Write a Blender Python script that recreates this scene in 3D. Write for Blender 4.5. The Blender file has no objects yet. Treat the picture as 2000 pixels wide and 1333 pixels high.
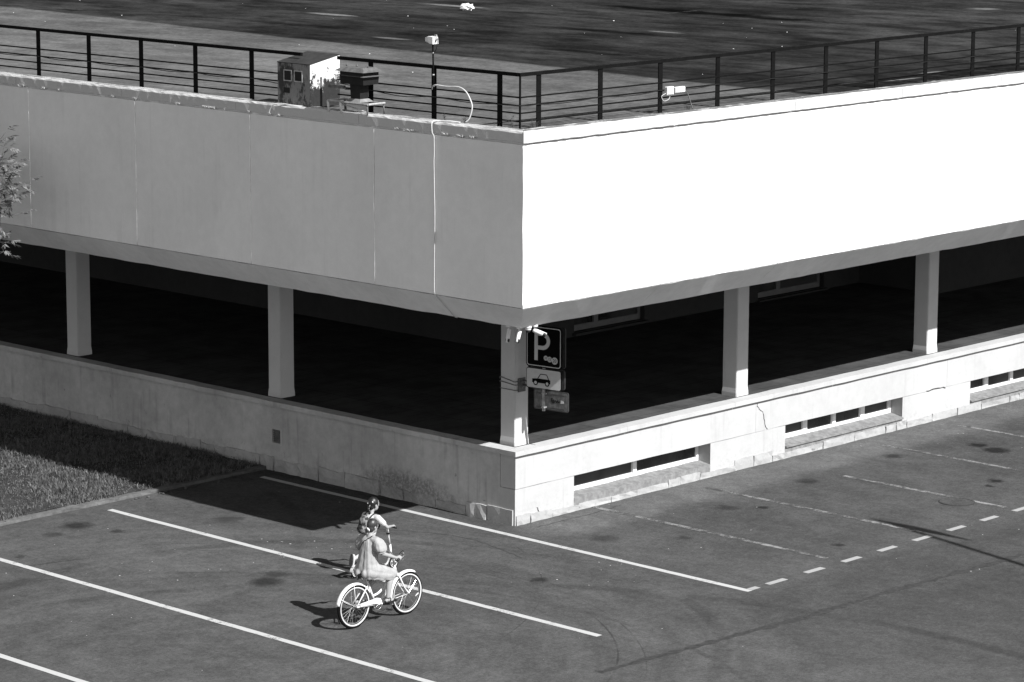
import bpy, bmesh, math, random
import numpy as np
from mathutils import Vector, Matrix, Euler, noise as mnoise
random.seed(7)
rng = np.random.default_rng(7)
sc = bpy.context.scene
COL = sc.collection
R = math.radians

# ------------------------------------------------------------------ camera
cam = bpy.data.cameras.new('camera')
cam.sensor_fit = 'HORIZONTAL'
cam.sensor_width = 36.0
cam.lens = 36.0 * 5990.16 / 2000.0
cam.clip_start = 0.5
cam.clip_end = 2000
camo = bpy.data.objects.new('camera', cam)
COL.objects.link(camo)
yaw, pitch, roll = R(43.381), R(10.453), R(0.2)
F_ = Vector((math.cos(pitch) * math.cos(yaw), math.cos(pitch) * math.sin(yaw), -math.sin(pitch)))
R_ = F_.cross(Vector((0, 0, 1))).normalized()
U_ = R_.cross(F_)
R2 = R_ * math.cos(roll) + U_ * math.sin(roll)
U2 = U_ * math.cos(roll) - R_ * math.sin(roll)
m3 = Matrix((R2, U2, -F_)).transposed()
camo.matrix_world = Matrix.Translation((-37.2308, -35.0962, 12.6684)) @ m3.to_4x4()
sc.camera = camo

# ------------------------------------------------------------------ light
SUN_DIR = Vector((0.002, -1.10, 1.0)).normalized()      # towards the sun
w = bpy.data.worlds.new('World')
sc.world = w
w.use_nodes = True
wn, wl = w.node_tree.nodes, w.node_tree.links
wn.clear()
sky = wn.new('ShaderNodeTexSky')
sky.sky_type = 'NISHITA'
sky.sun_disc = False
sky.dust_density = 0.0
sky.air_density = 1.2
sky.sun_elevation = math.asin(SUN_DIR.z)
sky.sun_rotation = math.atan2(SUN_DIR.x, SUN_DIR.y)
bw = wn.new('ShaderNodeRGBToBW')                        # the photograph is black and white
bg = wn.new('ShaderNodeBackground')
bg.inputs['Strength'].default_value = 0.084
wo = wn.new('ShaderNodeOutputWorld')
wl.new(sky.outputs[0], bw.inputs[0])
wl.new(bw.outputs[0], bg.inputs['Color'])
wl.new(bg.outputs[0], wo.inputs['Surface'])
sun = bpy.data.lights.new('sun', 'SUN')
sun.energy = 4.9
sun.angle = R(0.5)
suno = bpy.data.objects.new('sun', sun)
COL.objects.link(suno)
suno.location = SUN_DIR * 60
suno.rotation_mode = 'QUATERNION'
suno.rotation_quaternion = (-SUN_DIR).to_track_quat('-Z', 'Y')
sc.view_settings.view_transform = 'Standard'
sc.view_settings.look = 'None'
sc.view_settings.exposure = 0.87
sc.view_settings.gamma = 1.0
sc.view_settings.use_curve_mapping = False
sc.render.resolution_x, sc.render.resolution_y = 1024, 682

# ------------------------------------------------------------------ materials
class NT:
    """small helper round a material's node tree; values are grey (black and white photograph)"""
    def __init__(s, name):
        s.m = bpy.data.materials.new(name)
        s.m.use_nodes = True
        s.n, s.l = s.m.node_tree.nodes, s.m.node_tree.links
        s.n.clear()
        s.out = s.n.new('ShaderNodeOutputMaterial')
        s.b = s.n.new('ShaderNodeBsdfPrincipled')
        s.l.new(s.b.outputs[0], s.out.inputs[0])
        s.pos = s.n.new('ShaderNodeNewGeometry').outputs['Position']
    def put(s, inp, v):
        if hasattr(v, 'links') or isinstance(v, bpy.types.NodeSocket): s.l.new(v, inp)
        else: inp.default_value = v
    def math(s, op, a, b=0.0, clamp=False):
        n = s.n.new('ShaderNodeMath'); n.operation = op; n.use_clamp = clamp
        s.put(n.inputs[0], a); s.put(n.inputs[1], b)
        return n.outputs[0]
    def scale(s, v, xyz):
        n = s.n.new('ShaderNodeVectorMath'); n.operation = 'MULTIPLY'
        s.put(n.inputs[0], v); n.inputs[1].default_value = xyz
        return n.outputs[0]
    def noise(s, sc_=1.0, det=4, rough=.6, vec=None, dist=0.0, stretch=None):
        n = s.n.new('ShaderNodeTexNoise')
        v = vec if vec is not None else s.pos
        if stretch: v = s.scale(v, stretch)
        s.l.new(v, n.inputs['Vector'])
        n.inputs['Scale'].default_value = sc_; n.inputs['Detail'].default_value = det
        n.inputs['Roughness'].default_value = rough; n.inputs['Distortion'].default_value = dist
        return n.outputs[0]
    def ramp(s, v, a, b, lo=0.0, hi=1.0):
        n = s.n.new('ShaderNodeMapRange'); n.interpolation_type = 'SMOOTHSTEP'
        s.put(n.inputs['Value'], v)
        for k, x in (('From Min', a), ('From Max', b), ('To Min', lo), ('To Max', hi)): n.inputs[k].default_value = x
        return n.outputs[0]
    def mix(s, f, a, b):
        n = s.n.new('ShaderNodeMix'); n.data_type = 'FLOAT'
        s.put(n.inputs[0], f); s.put(n.inputs[2], a); s.put(n.inputs[3], b)
        return n.outputs[0]
    def xyz(s):
        n = s.n.new('ShaderNodeSeparateXYZ'); s.l.new(s.pos, n.inputs[0]); return n.outputs
    def dist(s, p, stretch=(1, 1, 0)):
        v = s.n.new('ShaderNodeVectorMath'); v.operation = 'SUBTRACT'
        s.l.new(s.pos, v.inputs[0]); v.inputs[1].default_value = p
        m = s.scale(v.outputs[0], stretch)
        n = s.n.new('ShaderNodeVectorMath'); n.operation = 'LENGTH'
        s.l.new(m, n.inputs[0]); return n.outputs['Value']
    def bump(s, h, strength=.3, dist_=.01):
        n = s.n.new('ShaderNodeBump'); n.inputs['Strength'].default_value = strength; n.inputs['Distance'].default_value = dist_
        s.l.new(h, n.inputs['Height']); s.l.new(n.outputs[0], s.b.inputs['Normal'])
    def done(s, val, rough=.8, metal=0.0, spec=.3):
        if isinstance(val, (int, float)): s.b.inputs['Base Color'].default_value = (val, val, val, 1)
        else:
            c = s.n.new('ShaderNodeCombineColor')
            for i in range(3): s.l.new(val, c.inputs[i])
            s.l.new(c.outputs[0], s.b.inputs['Base Color'])
        s.put(s.b.inputs['Roughness'], rough); s.b.inputs['Metallic'].default_value = metal
        s.b.inputs['Specular IOR Level'].default_value = spec
        return s.m

def simple(name, v, var=.12, scale=6, rough=.7, metal=0, spec=.3, bump=0, bscale=40):
    t = NT(name)
    n = t.noise(scale, 5, .65)
    val = t.mix(t.ramp(n, .3, .7), v * (1 - var), v * (1 + var))
    if bump: t.bump(t.noise(bscale, 4, .6), bump, .01)
    return t.done(val, rough, metal, spec)

M = {}
# --- asphalt of the lot
t = NT('asphalt_lot')
x, y, z = t.xyz()
big = t.noise(.35, 5, .62, dist=.6)
mid = t.noise(2.2, 6, .68, stretch=(1, .55, 1))
fine = t.noise(22, 4, .8)
grain = t.noise(90, 3, .8)
A0 = .070
v = t.mix(t.ramp(big, .3, .72), A0 * .88, A0 * 1.10)
v = t.math('MULTIPLY', v, t.mix(t.ramp(mid, .3, .72), .88, 1.12))
v = t.math('MULTIPLY', v, t.mix(t.ramp(fine, .32, .68), .8, 1.2))
v = t.math('MULTIPLY', v, t.mix(t.ramp(grain, .3, .7), .72, 1.28))
v = t.math('MULTIPLY', v, t.mix(t.ramp(t.noise(7, 5, .75), .3, .7), .84, 1.16))
# polished tracks left by turning cars: streaks round one turning centre
sub = t.n.new('ShaderNodeVectorMath'); sub.operation = 'SUBTRACT'; t.l.new(t.pos, sub.inputs[0]); sub.inputs[1].default_value = (-8.6, -2.3, 0)
sp = t.n.new('ShaderNodeSeparateXYZ'); t.l.new(sub.outputs[0], sp.inputs[0])
rad = t.dist((-8.6, -2.3, 0)); th = t.math('ARCTAN2', sp.outputs[1], sp.outputs[0])
cmb = t.n.new('ShaderNodeCombineXYZ'); t.l.new(rad, cmb.inputs[0]); t.l.new(t.math('MULTIPLY', th, .9), cmb.inputs[1])
ringn = t.noise(1.7, 6, .68, vec=cmb.outputs[0])
rmask = t.math('MULTIPLY', t.ramp(t.math('ADD', rad, t.math('MULTIPLY', big, 3)), 12.5, 8.5), 1.0)
v = t.math('MULTIPLY', v, t.mix(rmask, 1.0, t.mix(t.ramp(ringn, .3, .7), .85, 1.13)))
# newer, lighter strip along the sunny wall and darker worn stalls
wob = t.math('MULTIPLY', t.math('SUBTRACT', t.noise(1.1, 4, .6), .5), .7)
yy = t.math('ADD', y, wob)
strip = t.math('MULTIPLY', t.ramp(yy, -1.35, -.85), t.ramp(x, -.6, .6))
v = t.mix(strip, v, t.math('MULTIPLY', v, 1.42))
stall = t.math('MULTIPLY', t.math('MULTIPLY', t.ramp(yy, -5.3, -4.4), t.ramp(yy, -.9, -1.6)), t.ramp(x, .2, 1.6))
v = t.mix(t.math('MULTIPLY', stall, t.ramp(t.noise(.8, 5, .7), .35, .62)), v, t.math('MULTIPLY', v, .84))
road = t.math('MULTIPLY', t.ramp(y, -5.4, -6.4), t.ramp(x, -3.5, 1))
v = t.math('MULTIPLY', v, t.mix(road, 1.0, .78))
# tyre arcs
arcs = None
for (cx, cy, r, wd, a) in [(-8.6, -2.03, 5.94, .035, 1.1), (-9.33, -1.97, 6.88, .03, 1.0), (-11.6, -4.5, 8.35, .1, .6), (-7.72, 2.5, 7.56, .025, .9), (-7.06, -2.75, 5.95, .2, .6), (-12.5, -9.6, 11.96, .2, .6),
                           (-9, 8, 8.4, .2, .4), (2, -14, 8.2, .2, .3)]:
    d = t.math('ABSOLUTE', t.math('SUBTRACT', t.dist((cx, cy, 0)), r))
    d = t.math('ADD', d, t.math('MULTIPLY', t.noise(3, 2, .5), .02))
    band = t.math('MULTIPLY', t.ramp(d, wd, wd * .35), a)
    arcs = band if arcs is None else t.math('MAXIMUM', arcs, band)
arcs = t.math('MULTIPLY', arcs, t.ramp(t.noise(.6, 4, .6), .36, .62))
v = t.math('MULTIPLY', v, t.mix(arcs, 1.0, .58))
# oil stains
st = None
wst = t.math('MULTIPLY', t.math('SUBTRACT', t.noise(6, 4, .7), .5), .32)
for (cx, cy, r, a) in [(-5.21, 5.41, .32, .95), (-5.9, 5.2, .2, .6), (-5.0, 4.6, .15, .7), (-5.46, .31, .32, .85), (-5.0, .55, .24, .55), (-2.33, -2.73, .2, .9), (.42, -1.67, .3, .6),
                       (10.79, -2.46, .28, 1.3), (10.93, -1.95, .2, 1.1), (2.82, -4.79, .13, .9), (8.62, -3.95, .16, 1.1), (8.2, -4.1, .1, .9), (-7.2, 4.4, .12, .6), (-9.2, 2.6, .2, .4),
                       (3.6, -1.75, .22, .7), (6.2, -1.5, .24, .7), (9.0, -1.35, .22, .8), (1.4, -2.6, .14, .6), (4.0, -2.2, .12, .9), (-3.1, 3.9, .3, .6)]:
    d = t.math('ADD', t.dist((cx, cy, 0)), wst)
    s_ = t.math('MULTIPLY', t.ramp(d, r * 1.25, r * .3), a)
    st = s_ if st is None else t.math('MAXIMUM', st, s_)
v = t.math('MULTIPLY', v, t.mix(t.math('MINIMUM', st, 1.0), 1.0, .3))
# grime against the walls
near = t.math('MULTIPLY', t.ramp(t.math('ADD', x, wob), -.55, -.1), t.ramp(y, -.3, .4))
v = t.math('MULTIPLY', v, t.mix(t.math('MULTIPLY', near, t.ramp(mid, .3, .6)), 1.0, .6))
t.bump(t.math('ADD', t.math('MULTIPLY', fine, .5), grain), .55, .006)
M['asphalt'] = t.done(v, .95, 0, .02)

def paint(name, worn, base=.62):
    t = NT(name)
    n = t.noise(9, 6, .75); n2 = t.noise(60, 3, .7); n3 = t.noise(1.6, 3, .6)
    k = t.math('ADD', t.math('ADD', t.math('MULTIPLY', n, .5), t.math('MULTIPLY', n2, .3)), t.math('MULTIPLY', n3, .35))
    v = t.mix(t.ramp(k, worn - .05, worn + .05), .058, t.mix(n2, base * .82, base * 1.1))
    t.bump(t.noise(200, 3, .7), .4, .004)
    return t.done(v, .9, 0, .05)
M['paint'] = paint('fresh_road_paint', .49, .40)
M['paint_end'] = paint('dashed_road_paint', .46, .30)
M['paint_worn'] = paint('worn_road_paint', .59, .22)
M['tar'] = simple('tar', .03, .4, 12, .8)
M['grit'] = simple('pale_grit', .42, .25, 20, .9)
M['dark_leaf'] = simple('dead_leaf', .05, .4, 20, .8)

# --- walls
def plaster(name, base, dirt, dscale, streak=0, bump=.35, lowdirt=0.0, spots=0.0):
    t = NT(name)
    x, y, z = t.xyz()
    a = t.noise(.7, 5, .6); b = t.noise(5, 6, .7); c = t.noise(60, 3, .7)
    v = t.mix(t.ramp(a, .3, .7), base * (1 - dirt * .5), base * (1 + dirt * .3))
    v = t.math('MULTIPLY', v, t.mix(t.ramp(b, .25, .75), 1 - dirt * .5, 1 + dirt * .25))
    v = t.math('MULTIPLY', v, t.mix(c, .93, 1.06))
    if streak:
        s1 = t.noise(7, 4, .6, stretch=(1, 1, .05))
        s2 = t.noise(1.2, 3, .5)
        k = t.math('MULTIPLY', t.ramp(s1, .5, .72), t.ramp(s2, .4, .65))
        v = t.math('MULTIPLY', v, t.mix(k, 1.0, 1 - streak))
    if spots:
        n = t.noise(dscale, 6, .8, dist=.4)
        k = t.ramp(n, .62, .7)
        v = t.math('MULTIPLY', v, t.mix(k, 1.0, 1 - spots))
    if lowdirt:
        zz = t.math('ADD', z, t.math('MULTIPLY', t.math('SUBTRACT', t.noise(2.5, 5, .7), .5), .7))
        k = t.math('MULTIPLY', t.ramp(zz, .5, .05), t.ramp(t.noise(11, 5, .8), .48, .62))
        patch = t.ramp(t.math('ADD', t.dist((0, 2.7, .22), (0, 1 / 1.5, 1 / .38)), t.math('MULTIPLY', t.math('SUBTRACT', b, .5), 1.2)), 1.0, .45)
        k = t.math('MAXIMUM', t.math('MULTIPLY', k, .45), t.math('MULTIPLY', patch, t.ramp(t.noise(17, 5, .85), .36, .56)))
        v = t.math('MULTIPLY', v, t.mix(k, 1.0, 1 - lowdirt))
    t.bump(t.math('ADD', t.math('MULTIPLY', b, .6), t.math('MULTIPLY', t.noise(120, 3, .7), .4)), bump, .012)
    return t.done(v, .95, 0, .03)
WALL = .74
PL = .41
M['fascia'] = plaster('painted_fascia_panel', WALL, .09, 9, streak=.08, bump=.2)
M['soffit'] = plaster('soffit_plaster', .78, .14, 9, spots=.12)
M['plinth_sun'] = plaster('painted_plinth_plaster', PL, .12, 14, bump=.5, lowdirt=.3, spots=.25, streak=.12)
M['plinth_shade'] = plaster('weathered_plinth_plaster', PL * 1.08, .3, 4.5, bump=.8, lowdirt=.5, spots=.45, streak=.28)  # same paint as the sunny side, base lifted against its shade; stains are real
M['column'] = plaster('painted_column', .5, .08, 9, bump=.25, spots=.1)
M['inner'] = plaster('gallery_wall_plaster', .04, .2, 6, spots=.2)  # near-black: the gallery's shade is put into the wall colour
M['ceiling'] = plaster('gallery_ceiling', .02, .2, 6)  # darkness under the roof painted into the ceiling
M['stone'] = plaster('rough_base_stone', .36, .22, 11, bump=1.0, spots=.45, lowdirt=.25)
M['sealant'] = simple('white_sealant', .85, .12, 10, .6)  # paler than the walls, standing in for sun catching the beads
t = NT('flaking_coping_paint')
n = t.noise(5, 7, .78, stretch=(1, 1, 2.2)); n2 = t.noise(40, 4, .7)
k = t.ramp(t.math('ADD', t.math('MULTIPLY', n, .8), t.math('MULTIPLY', n2, .22)), .33, .39)
v = t.mix(k, t.mix(n2, .08, .2), t.mix(n2, .42, .55))
t.bump(t.math('ADD', k, n2), .5, .008)
M['coping'] = t.done(v, .9, 0, .1)
t = NT('coping_top_concrete')
n = t.noise(3, 7, .75); n2 = t.noise(50, 4, .7)
k = t.ramp(t.math('ADD', n, t.math('MULTIPLY', n2, .2)), .62, .72)
v = t.mix(k, t.mix(n2, .07, .2), .45)
t.bump(n2, .8, .01)
M['coping_top'] = t.done(v, .95, 0, .1)
t = NT('worn_white_coping_top')
n = t.noise(4, 7, .8, stretch=(1, .5, 1)); n2 = t.noise(45, 4, .75)
k = t.ramp(t.math('ADD', n, t.math('MULTIPLY', n2, .3)), .58, .68)
v = t.mix(k, t.mix(n2, .05, .22), t.mix(n2, .3, .5))
t.bump(t.math('ADD', n, n2), 1.0, .02)
M['coping_worn'] = t.done(v, .95, 0, .1)
# --- gallery floor with slab joints
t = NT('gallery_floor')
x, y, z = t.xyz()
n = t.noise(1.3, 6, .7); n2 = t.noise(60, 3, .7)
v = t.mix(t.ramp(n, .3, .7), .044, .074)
v = t.math('MULTIPLY', v, t.mix(n2, .75, 1.2))
fx = t.math('FRACT', t.math('MULTIPLY', x, 1 / 1.2)); fy = t.math('FRACT', t.math('MULTIPLY', y, 1 / .42))
jx = t.ramp(t.math('ABSOLUTE', t.math('SUBTRACT', fx, .5)), .485, .497); jy = t.ramp(t.math('ABSOLUTE', t.math('SUBTRACT', fy, .5)), .47, .49)
v = t.math('MULTIPLY', v, t.mix(t.math('MAXIMUM', jx, jy), 1.0, .55))
M['floor'] = t.done(v, .95, 0, .02)
# --- roof felt
t = NT('roof_asphalt')
x, y, z = t.xyz()
n1 = t.noise(.22, 5, .6, dist=.5, stretch=(1.0, .6, 1)); n2 = t.noise(1.1, 6, .7, stretch=(1, .45, 1)); n3 = t.noise(9, 4, .8)
wob = t.math('MULTIPLY', t.math('SUBTRACT', t.noise(.6, 4, .6), .5), 1.0)
border = t.ramp(t.math('ADD', t.math('SUBTRACT', x, t.math('MULTIPLY', y, .1)), t.math('MULTIPLY', wob, .35)), 5.75, 5.5)
dark = t.mix(t.ramp(n1, .3, .68), .015, .034)
dark = t.math('MULTIPLY', dark, t.mix(t.ramp(n2, .32, .68), .5, 1.5))
lite = t.math('MULTIPLY', t.mix(t.ramp(n1, .3, .7), .088, .118), t.mix(t.ramp(n2, .32, .68), .7, 1.2))
rightdim = t.ramp(t.math('ADD', x, t.math('MULTIPLY', wob, 2)), 2.5, 6.5)
lite = t.math('MULTIPLY', lite, t.mix(rightdim, 1.0, .85))
v = t.mix(border, dark, lite)
# puddle-dark streaks and pale worn streaks
pd = None
for (cx, cy, rx, ry, a) in [(18.6, 11.2, .55, 4.6, 1.0), (13.0, 10.5, .4, 2.6, .8), (8.9, 6.6, .35, 2.0, .8), (11.6, 14.5, .4, 3.0, .5), (8.5, 22.5, .25, .8, .9), (9.4, 16.0, .3, 3.5, .5), (20.8, 5.1, .3, .9, .8), (15.6, 13.0, .3, 3.0, .5), (23, 17, .5, 4, .7), (22.5, 10, .4, 3, .5)]:
    d = t.dist((cx, cy, 0), (1 / rx, 1 / ry, 0))
    d = t.math('ADD', d, t.math('MULTIPLY', t.math('SUBTRACT', n2, .5), 1.6))
    q = t.math('MULTIPLY', t.ramp(d, 1.05, .3), a)
    pd = q if pd is None else t.math('MAXIMUM', pd, q)
v = t.math('MULTIPLY', v, t.mix(pd, 1.0, .32))
pw = None
for (cx, cy, rx, ry, a) in [(12.0, 17.3, .22, 1.0, 1.0), (16.0, 17.3, .22, 1.5, 1.0), (13.8, 8.6, .2, .7, .7), (24.5, 7.6, .4, .5, .8), (7.7, -1.2, .5, .13, 1.4), (8.9, -1.45, .6, .1, 1.2), (10.4, -1.0, .5, .1, .9), (8.4, 11.6, .2, .8, .6), (4.0, 11.0, .3, 1.6, .4), (2.0, 4.5, .2, 1.2, .4)]:
    d = t.dist((cx, cy, 0), (1 / rx, 1 / ry, 0))
    d = t.math('ADD', d, t.math('MULTIPLY', t.math('SUBTRACT', n2, .5), 2.0))
    q = t.math('MULTIPLY', t.ramp(d, 1.0, .3), a)
    pw = q if pw is None else t.math('MAXIMUM', pw, q)
v = t.mix(t.math('MINIMUM', pw, 1.0), v, .13)
pl = t.math('MULTIPLY', t.ramp(t.noise(.8, 6, .75, stretch=(.55, 1.6, 1)), .64, .72), .8)
v = t.mix(pl, v, t.math('ADD', v, .035))
v = t.math('MULTIPLY', v, t.mix(t.ramp(n3, .3, .7), .72, 1.25))
t.bump(n3, .6, .01)
M['roof'] = t.done(v, .95, 0, .0)
M['rail'] = simple('black_rail_paint', .004, .3, 8, .8, 0, .08)
M['black'] = simple('black_rubber', .012, .2, 8, .6)
M['cable_black'] = simple('black_cable', .006, .2, 8, .6)
M['cable_white'] = simple('white_cable', .5, .08, 8, .5)
M['white_plastic'] = simple('white_plastic', .6, .06, 5, .4, 0, .5)
M['white_frame'] = simple('white_window_frame', .74, .06, 5, .45, 0, .4)
M['sill'] = simple('concrete_sill', .18, .25, 9, .9, bump=.5)
t = NT('dark_glass')
M['glass'] = t.done(t.mix(t.ramp(t.noise(1.1, 3, .5), .35, .65), .012, .05), .12, 0, .5)
M['inner_frame'] = simple('gallery_window_frame', .12, .1, 5, .7)  # white frames, colour darkened for the shade they stand in
M['steel'] = simple('galvanised_steel', .34, .25, 14, .5, .4, .5)
M['steel_dark'] = simple('weathered_steel', .12, .35, 14, .6, .3, .4)
M['vent_top'] = simple('vent_hood_sheet', .09, .3, 8, .7)
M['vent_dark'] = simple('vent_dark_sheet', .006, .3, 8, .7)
t = NT('rusty_cabinet_paint')
n = t.noise(4, 7, .8, stretch=(1, 1, .5)); n2 = t.noise(30, 4, .7)
v = t.mix(t.ramp(n, .47, .56), t.mix(n2, .14, .26), t.mix(n2, .015, .06))
M['cabinet'] = t.done(v, .85)
t = NT('peeling_cabinet_side')
n = t.noise(5, 8, .82, stretch=(1, 1, .8)); n2 = t.noise(30, 4, .7)
x, y, z = t.xyz()
k = t.math('ADD', n, t.math('MULTIPLY', t.math('SUBTRACT', z, 7.6), .42))
v = t.mix(t.ramp(k, .5, .56), t.mix(n2, .006, .03), t.mix(n2, .45, .7))
M['cabinet_side'] = t.done(v, .85)
M['cabinet_top'] = simple('cabinet_lid', .022, .3, 9, .8)
M['sign_dark'] = simple('dark_sign_face', .003, .1, 5, .8, 0, .05)
M['sign_white'] = simple('reflective_sign_white', .46, .06, 9, .4, 0, .4)
M['sign_back'] = simple('sign_back_sheet', .06, .3, 8, .6, .3, .4)
M['soil'] = simple('dark_soil', .03, .4, 5, .95, bump=.6)
M['kerb'] = simple('kerb_concrete', .1, .25, 8, .9, bump=.5)
M['bark'] = simple('bark', .08, .4, 14, .9, bump=.8)
def leafmat(name, v, var):
    t = NT(name)
    n = t.noise(9, 3, .6)
    val = t.mix(t.ramp(n, .3, .7), v * (1 - var), v * (1 + var))
    m = t.done(val, .55, 0, .35)
    tr = t.n.new('ShaderNodeBsdfTranslucent'); tr.inputs[0].default_value = (v * 1.3,) * 3 + (1,)
    mx = t.n.new('ShaderNodeMixShader'); mx.inputs[0].default_value = .25
    t.l.new(t.b.outputs[0], mx.inputs[1]); t.l.new(tr.outputs[0], mx.inputs[2]); t.l.new(mx.outputs[0], t.out.inputs[0])
    return m
M['leaf'] = leafmat('leaf', .14, .5)
M['grass'] = leafmat('grass_blade', .105, .7)
M['weed'] = leafmat('weed_leaf', .07, .4)
M['bike_paint'] = simple('white_bicycle_paint', .66, .03, 5, .3, 0, .5)
M['tyre'] = simple('tyre_rubber', .006, .2, 20, .9, 0, .1)
M['whitewall'] = simple('whitewall_rubber', .5, .08, 12, .6)
M['chrome'] = simple('bright_metal', .6, .1, 8, .25, .9, .5)
M['skin'] = simple('skin', .27, .05, 6, .55, 0, .35)
M['dress'] = simple('pale_dress_cloth', .29, .09, 9, .9, 0, .1, bump=.3, bscale=160)
M['shirt'] = simple('white_shirt_cloth', .44, .12, 24, .9, 0, .1)
M['leggings'] = simple('pale_leggings', .4, .06, 12, .9, 0, .1)
def hairmat(name, v, hi):
    t = NT(name)
    n = t.noise(26, 4, .6, stretch=(1, 1, .25))
    t.bump(n, .5, .006)
    return t.done(t.mix(t.ramp(n, .35, .7), v, hi), .38, 0, .5)
M['hair_dark'] = hairmat('dark_hair', .006, .022)
M['hair_mid'] = hairmat('brown_hair', .010, .05)
M['shoe'] = simple('black_shoe', .008, .2, 9, .5)
M['sole'] = simple('grey_sole', .05, .3, 30, .8)
M['sneaker'] = simple('pale_sneaker', .4, .1, 9, .8)
t = NT('patterned_backpack')
n = t.noise(11, 3, .6)
M['pack'] = t.done(t.mix(t.ramp(n, .44, .58), .02, .2), .8)
M['accessory'] = simple('white_hair_tie', .75, .05, 9, .6)

# ------------------------------------------------------------------ mesh helpers
def link(o, parent=None, loc=None):
    COL.objects.link(o)
    if loc is not None: o.location = loc
    if parent is not None:
        o.parent = parent
        o.matrix_parent_inverse = Matrix.Translation(parent['_w']).inverted() if '_w' in parent else Matrix()
    o['_w'] = tuple(o.location)
    return o
def mk(name, verts, faces, mat, parent=None, smooth=False, loc=None):
    me = bpy.data.meshes.new(name)
    me.from_pydata([tuple(v) for v in verts], [], faces)
    me.update()
    if smooth: me.polygons.foreach_set('use_smooth', [True] * len(me.polygons))
    o = bpy.data.objects.new(name, me)
    if mat: me.materials.append(M[mat] if isinstance(mat, str) else mat)
    return link(o, parent, loc)
def again(o, parent, loc):                      # another piece sharing the mesh
    c = bpy.data.objects.new(o.name.split('.')[0], o.data)
    return link(c, parent, loc)
def thing(name, label, cat, loc=(0, 0, 0), group=None):
    o = bpy.data.objects.new(name, None)
    o.empty_display_size = .2
    link(o, None, loc)
    return tag(o, label, cat, group)
def tag(o, label, cat=None, group=None):
    o['label'] = label
    if cat: o['category'] = cat
    if group: o['group'] = group
    return o
def structure(o, kind='structure'):
    o['kind'] = kind
    return o
BF = [(0, 3, 2, 1), (4, 5, 6, 7), (0, 1, 5, 4), (1, 2, 6, 5), (2, 3, 7, 6), (3, 0, 4, 7)]
def boxv(x0, x1, y0, y1, z0, z1):
    return [(x0, y0, z0), (x1, y0, z0), (x1, y1, z0), (x0, y1, z0), (x0, y0, z1), (x1, y0, z1), (x1, y1, z1), (x0, y1, z1)]
def box(name, b, mat, parent=None, bevel=0, loc=None):
    o = mk(name, boxv(*b), BF, mat, parent, loc=loc)
    if bevel:
        bm = bmesh.new(); bm.from_mesh(o.data)
        bmesh.ops.bevel(bm, geom=bm.edges[:], offset=bevel, segments=1, affect='EDGES')
        bm.to_mesh(o.data); bm.free()
    return o
class MB:
    """collects pieces of ONE part"""
    def __init__(s): s.v = []; s.f = []
    def add(s, verts, faces):
        k = len(s.v); s.v += [tuple(v) for v in verts]; s.f += [tuple(i + k for i in f) for f in faces]; return s
    def box(s, *b): return s.add(boxv(*b), BF)
    def tube(s, pts, r, seg=8, closed=False, caps=True): return s.add(*tube_geo(pts, r, seg, closed, caps))
    def build(s, name, mat, parent=None, smooth=False, loc=None): return mk(name, s.v, s.f, mat, parent, smooth, loc)
def tube_geo(pts, r, seg=8, closed=False, caps=True):
    pts = [Vector(p) for p in pts]; n = len(pts)
    rr = r if isinstance(r, (list, tuple)) else [r] * n
    tang = []
    for i in range(n):
        a = pts[i - 1] if (i > 0 or closed) else pts[i]; b = pts[(i + 1) % n] if (i < n - 1 or closed) else pts[i]
        tang.append((b - a).normalized())
    up = Vector((0, 0, 1)) if abs(tang[0].z) < .9 else Vector((1, 0, 0))
    nx = tang[0].cross(up).normalized()
    vs = []; fs = []
    for i in range(n):
        nx = (nx - tang[i] * nx.dot(tang[i])).normalized(); ny = tang[i].cross(nx)
        for k in range(seg):
            a = 2 * math.pi * k / seg
            vs.append(pts[i] + (nx * math.cos(a) + ny * math.sin(a)) * rr[i])
    for i in range(n if closed else n - 1):
        j = (i + 1) % n
        for k in range(seg):
            l = (k + 1) % seg
            fs.append((i * seg + k, i * seg + l, j * seg + l, j * seg + k))
    if caps and not closed:
        fs.append(tuple(range(seg))[::-1]); fs.append(tuple((n - 1) * seg + k for k in range(seg)))
    return vs, fs
def tube(name, pts, r, mat, parent=None, seg=8, closed=False): return mk(name, *tube_geo(pts, r, seg, closed), mat, parent, True)
def smoothpath(pts, n=6):
    P = [Vector(p) for p in pts]; out = []
    for i in range(len(P) - 1):
        p0 = P[max(i - 1, 0)]; p1 = P[i]; p2 = P[i + 1]; p3 = P[min(i + 2, len(P) - 1)]
        for k in range(n):
            u = k / n
            out.append(.5 * ((2 * p1) + (p2 - p0) * u + (2 * p0 - 5 * p1 + 4 * p2 - p3) * u * u + (3 * p1 - p0 - 3 * p2 + p3) * u ** 3))
    return out + [P[-1]]
def run_geo(sec, s0, s1, axis, m0=False):
    """solid with section [(d,z)...] swept from s0 to s1 along 'x' (d=y) or 'y' (d=x); m0: mitre at the corner x=y"""
    n = len(sec); vs = []
    for d, z in sec:
        s = d if m0 else s0
        vs.append((s, d, z) if axis == 'x' else (d, s, z))
    for d, z in sec: vs.append((s1, d, z) if axis == 'x' else (d, s1, z))
    fs = [tuple(range(n)), tuple(range(2 * n - 1, n - 1, -1))] + [(i, i + n, (i + 1) % n + n, (i + 1) % n) for i in range(n)]
    return vs, fs
def fixn(o):
    bm = bmesh.new(); bm.from_mesh(o.data); bmesh.ops.recalc_face_normals(bm, faces=bm.faces[:]); bm.to_mesh(o.data); bm.free(); return o
def run(name, sec, s0, s1, axis, mat, parent, m0=False): return fixn(mk(name, *run_geo(sec, s0, s1, axis, m0), mat, parent))
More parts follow.
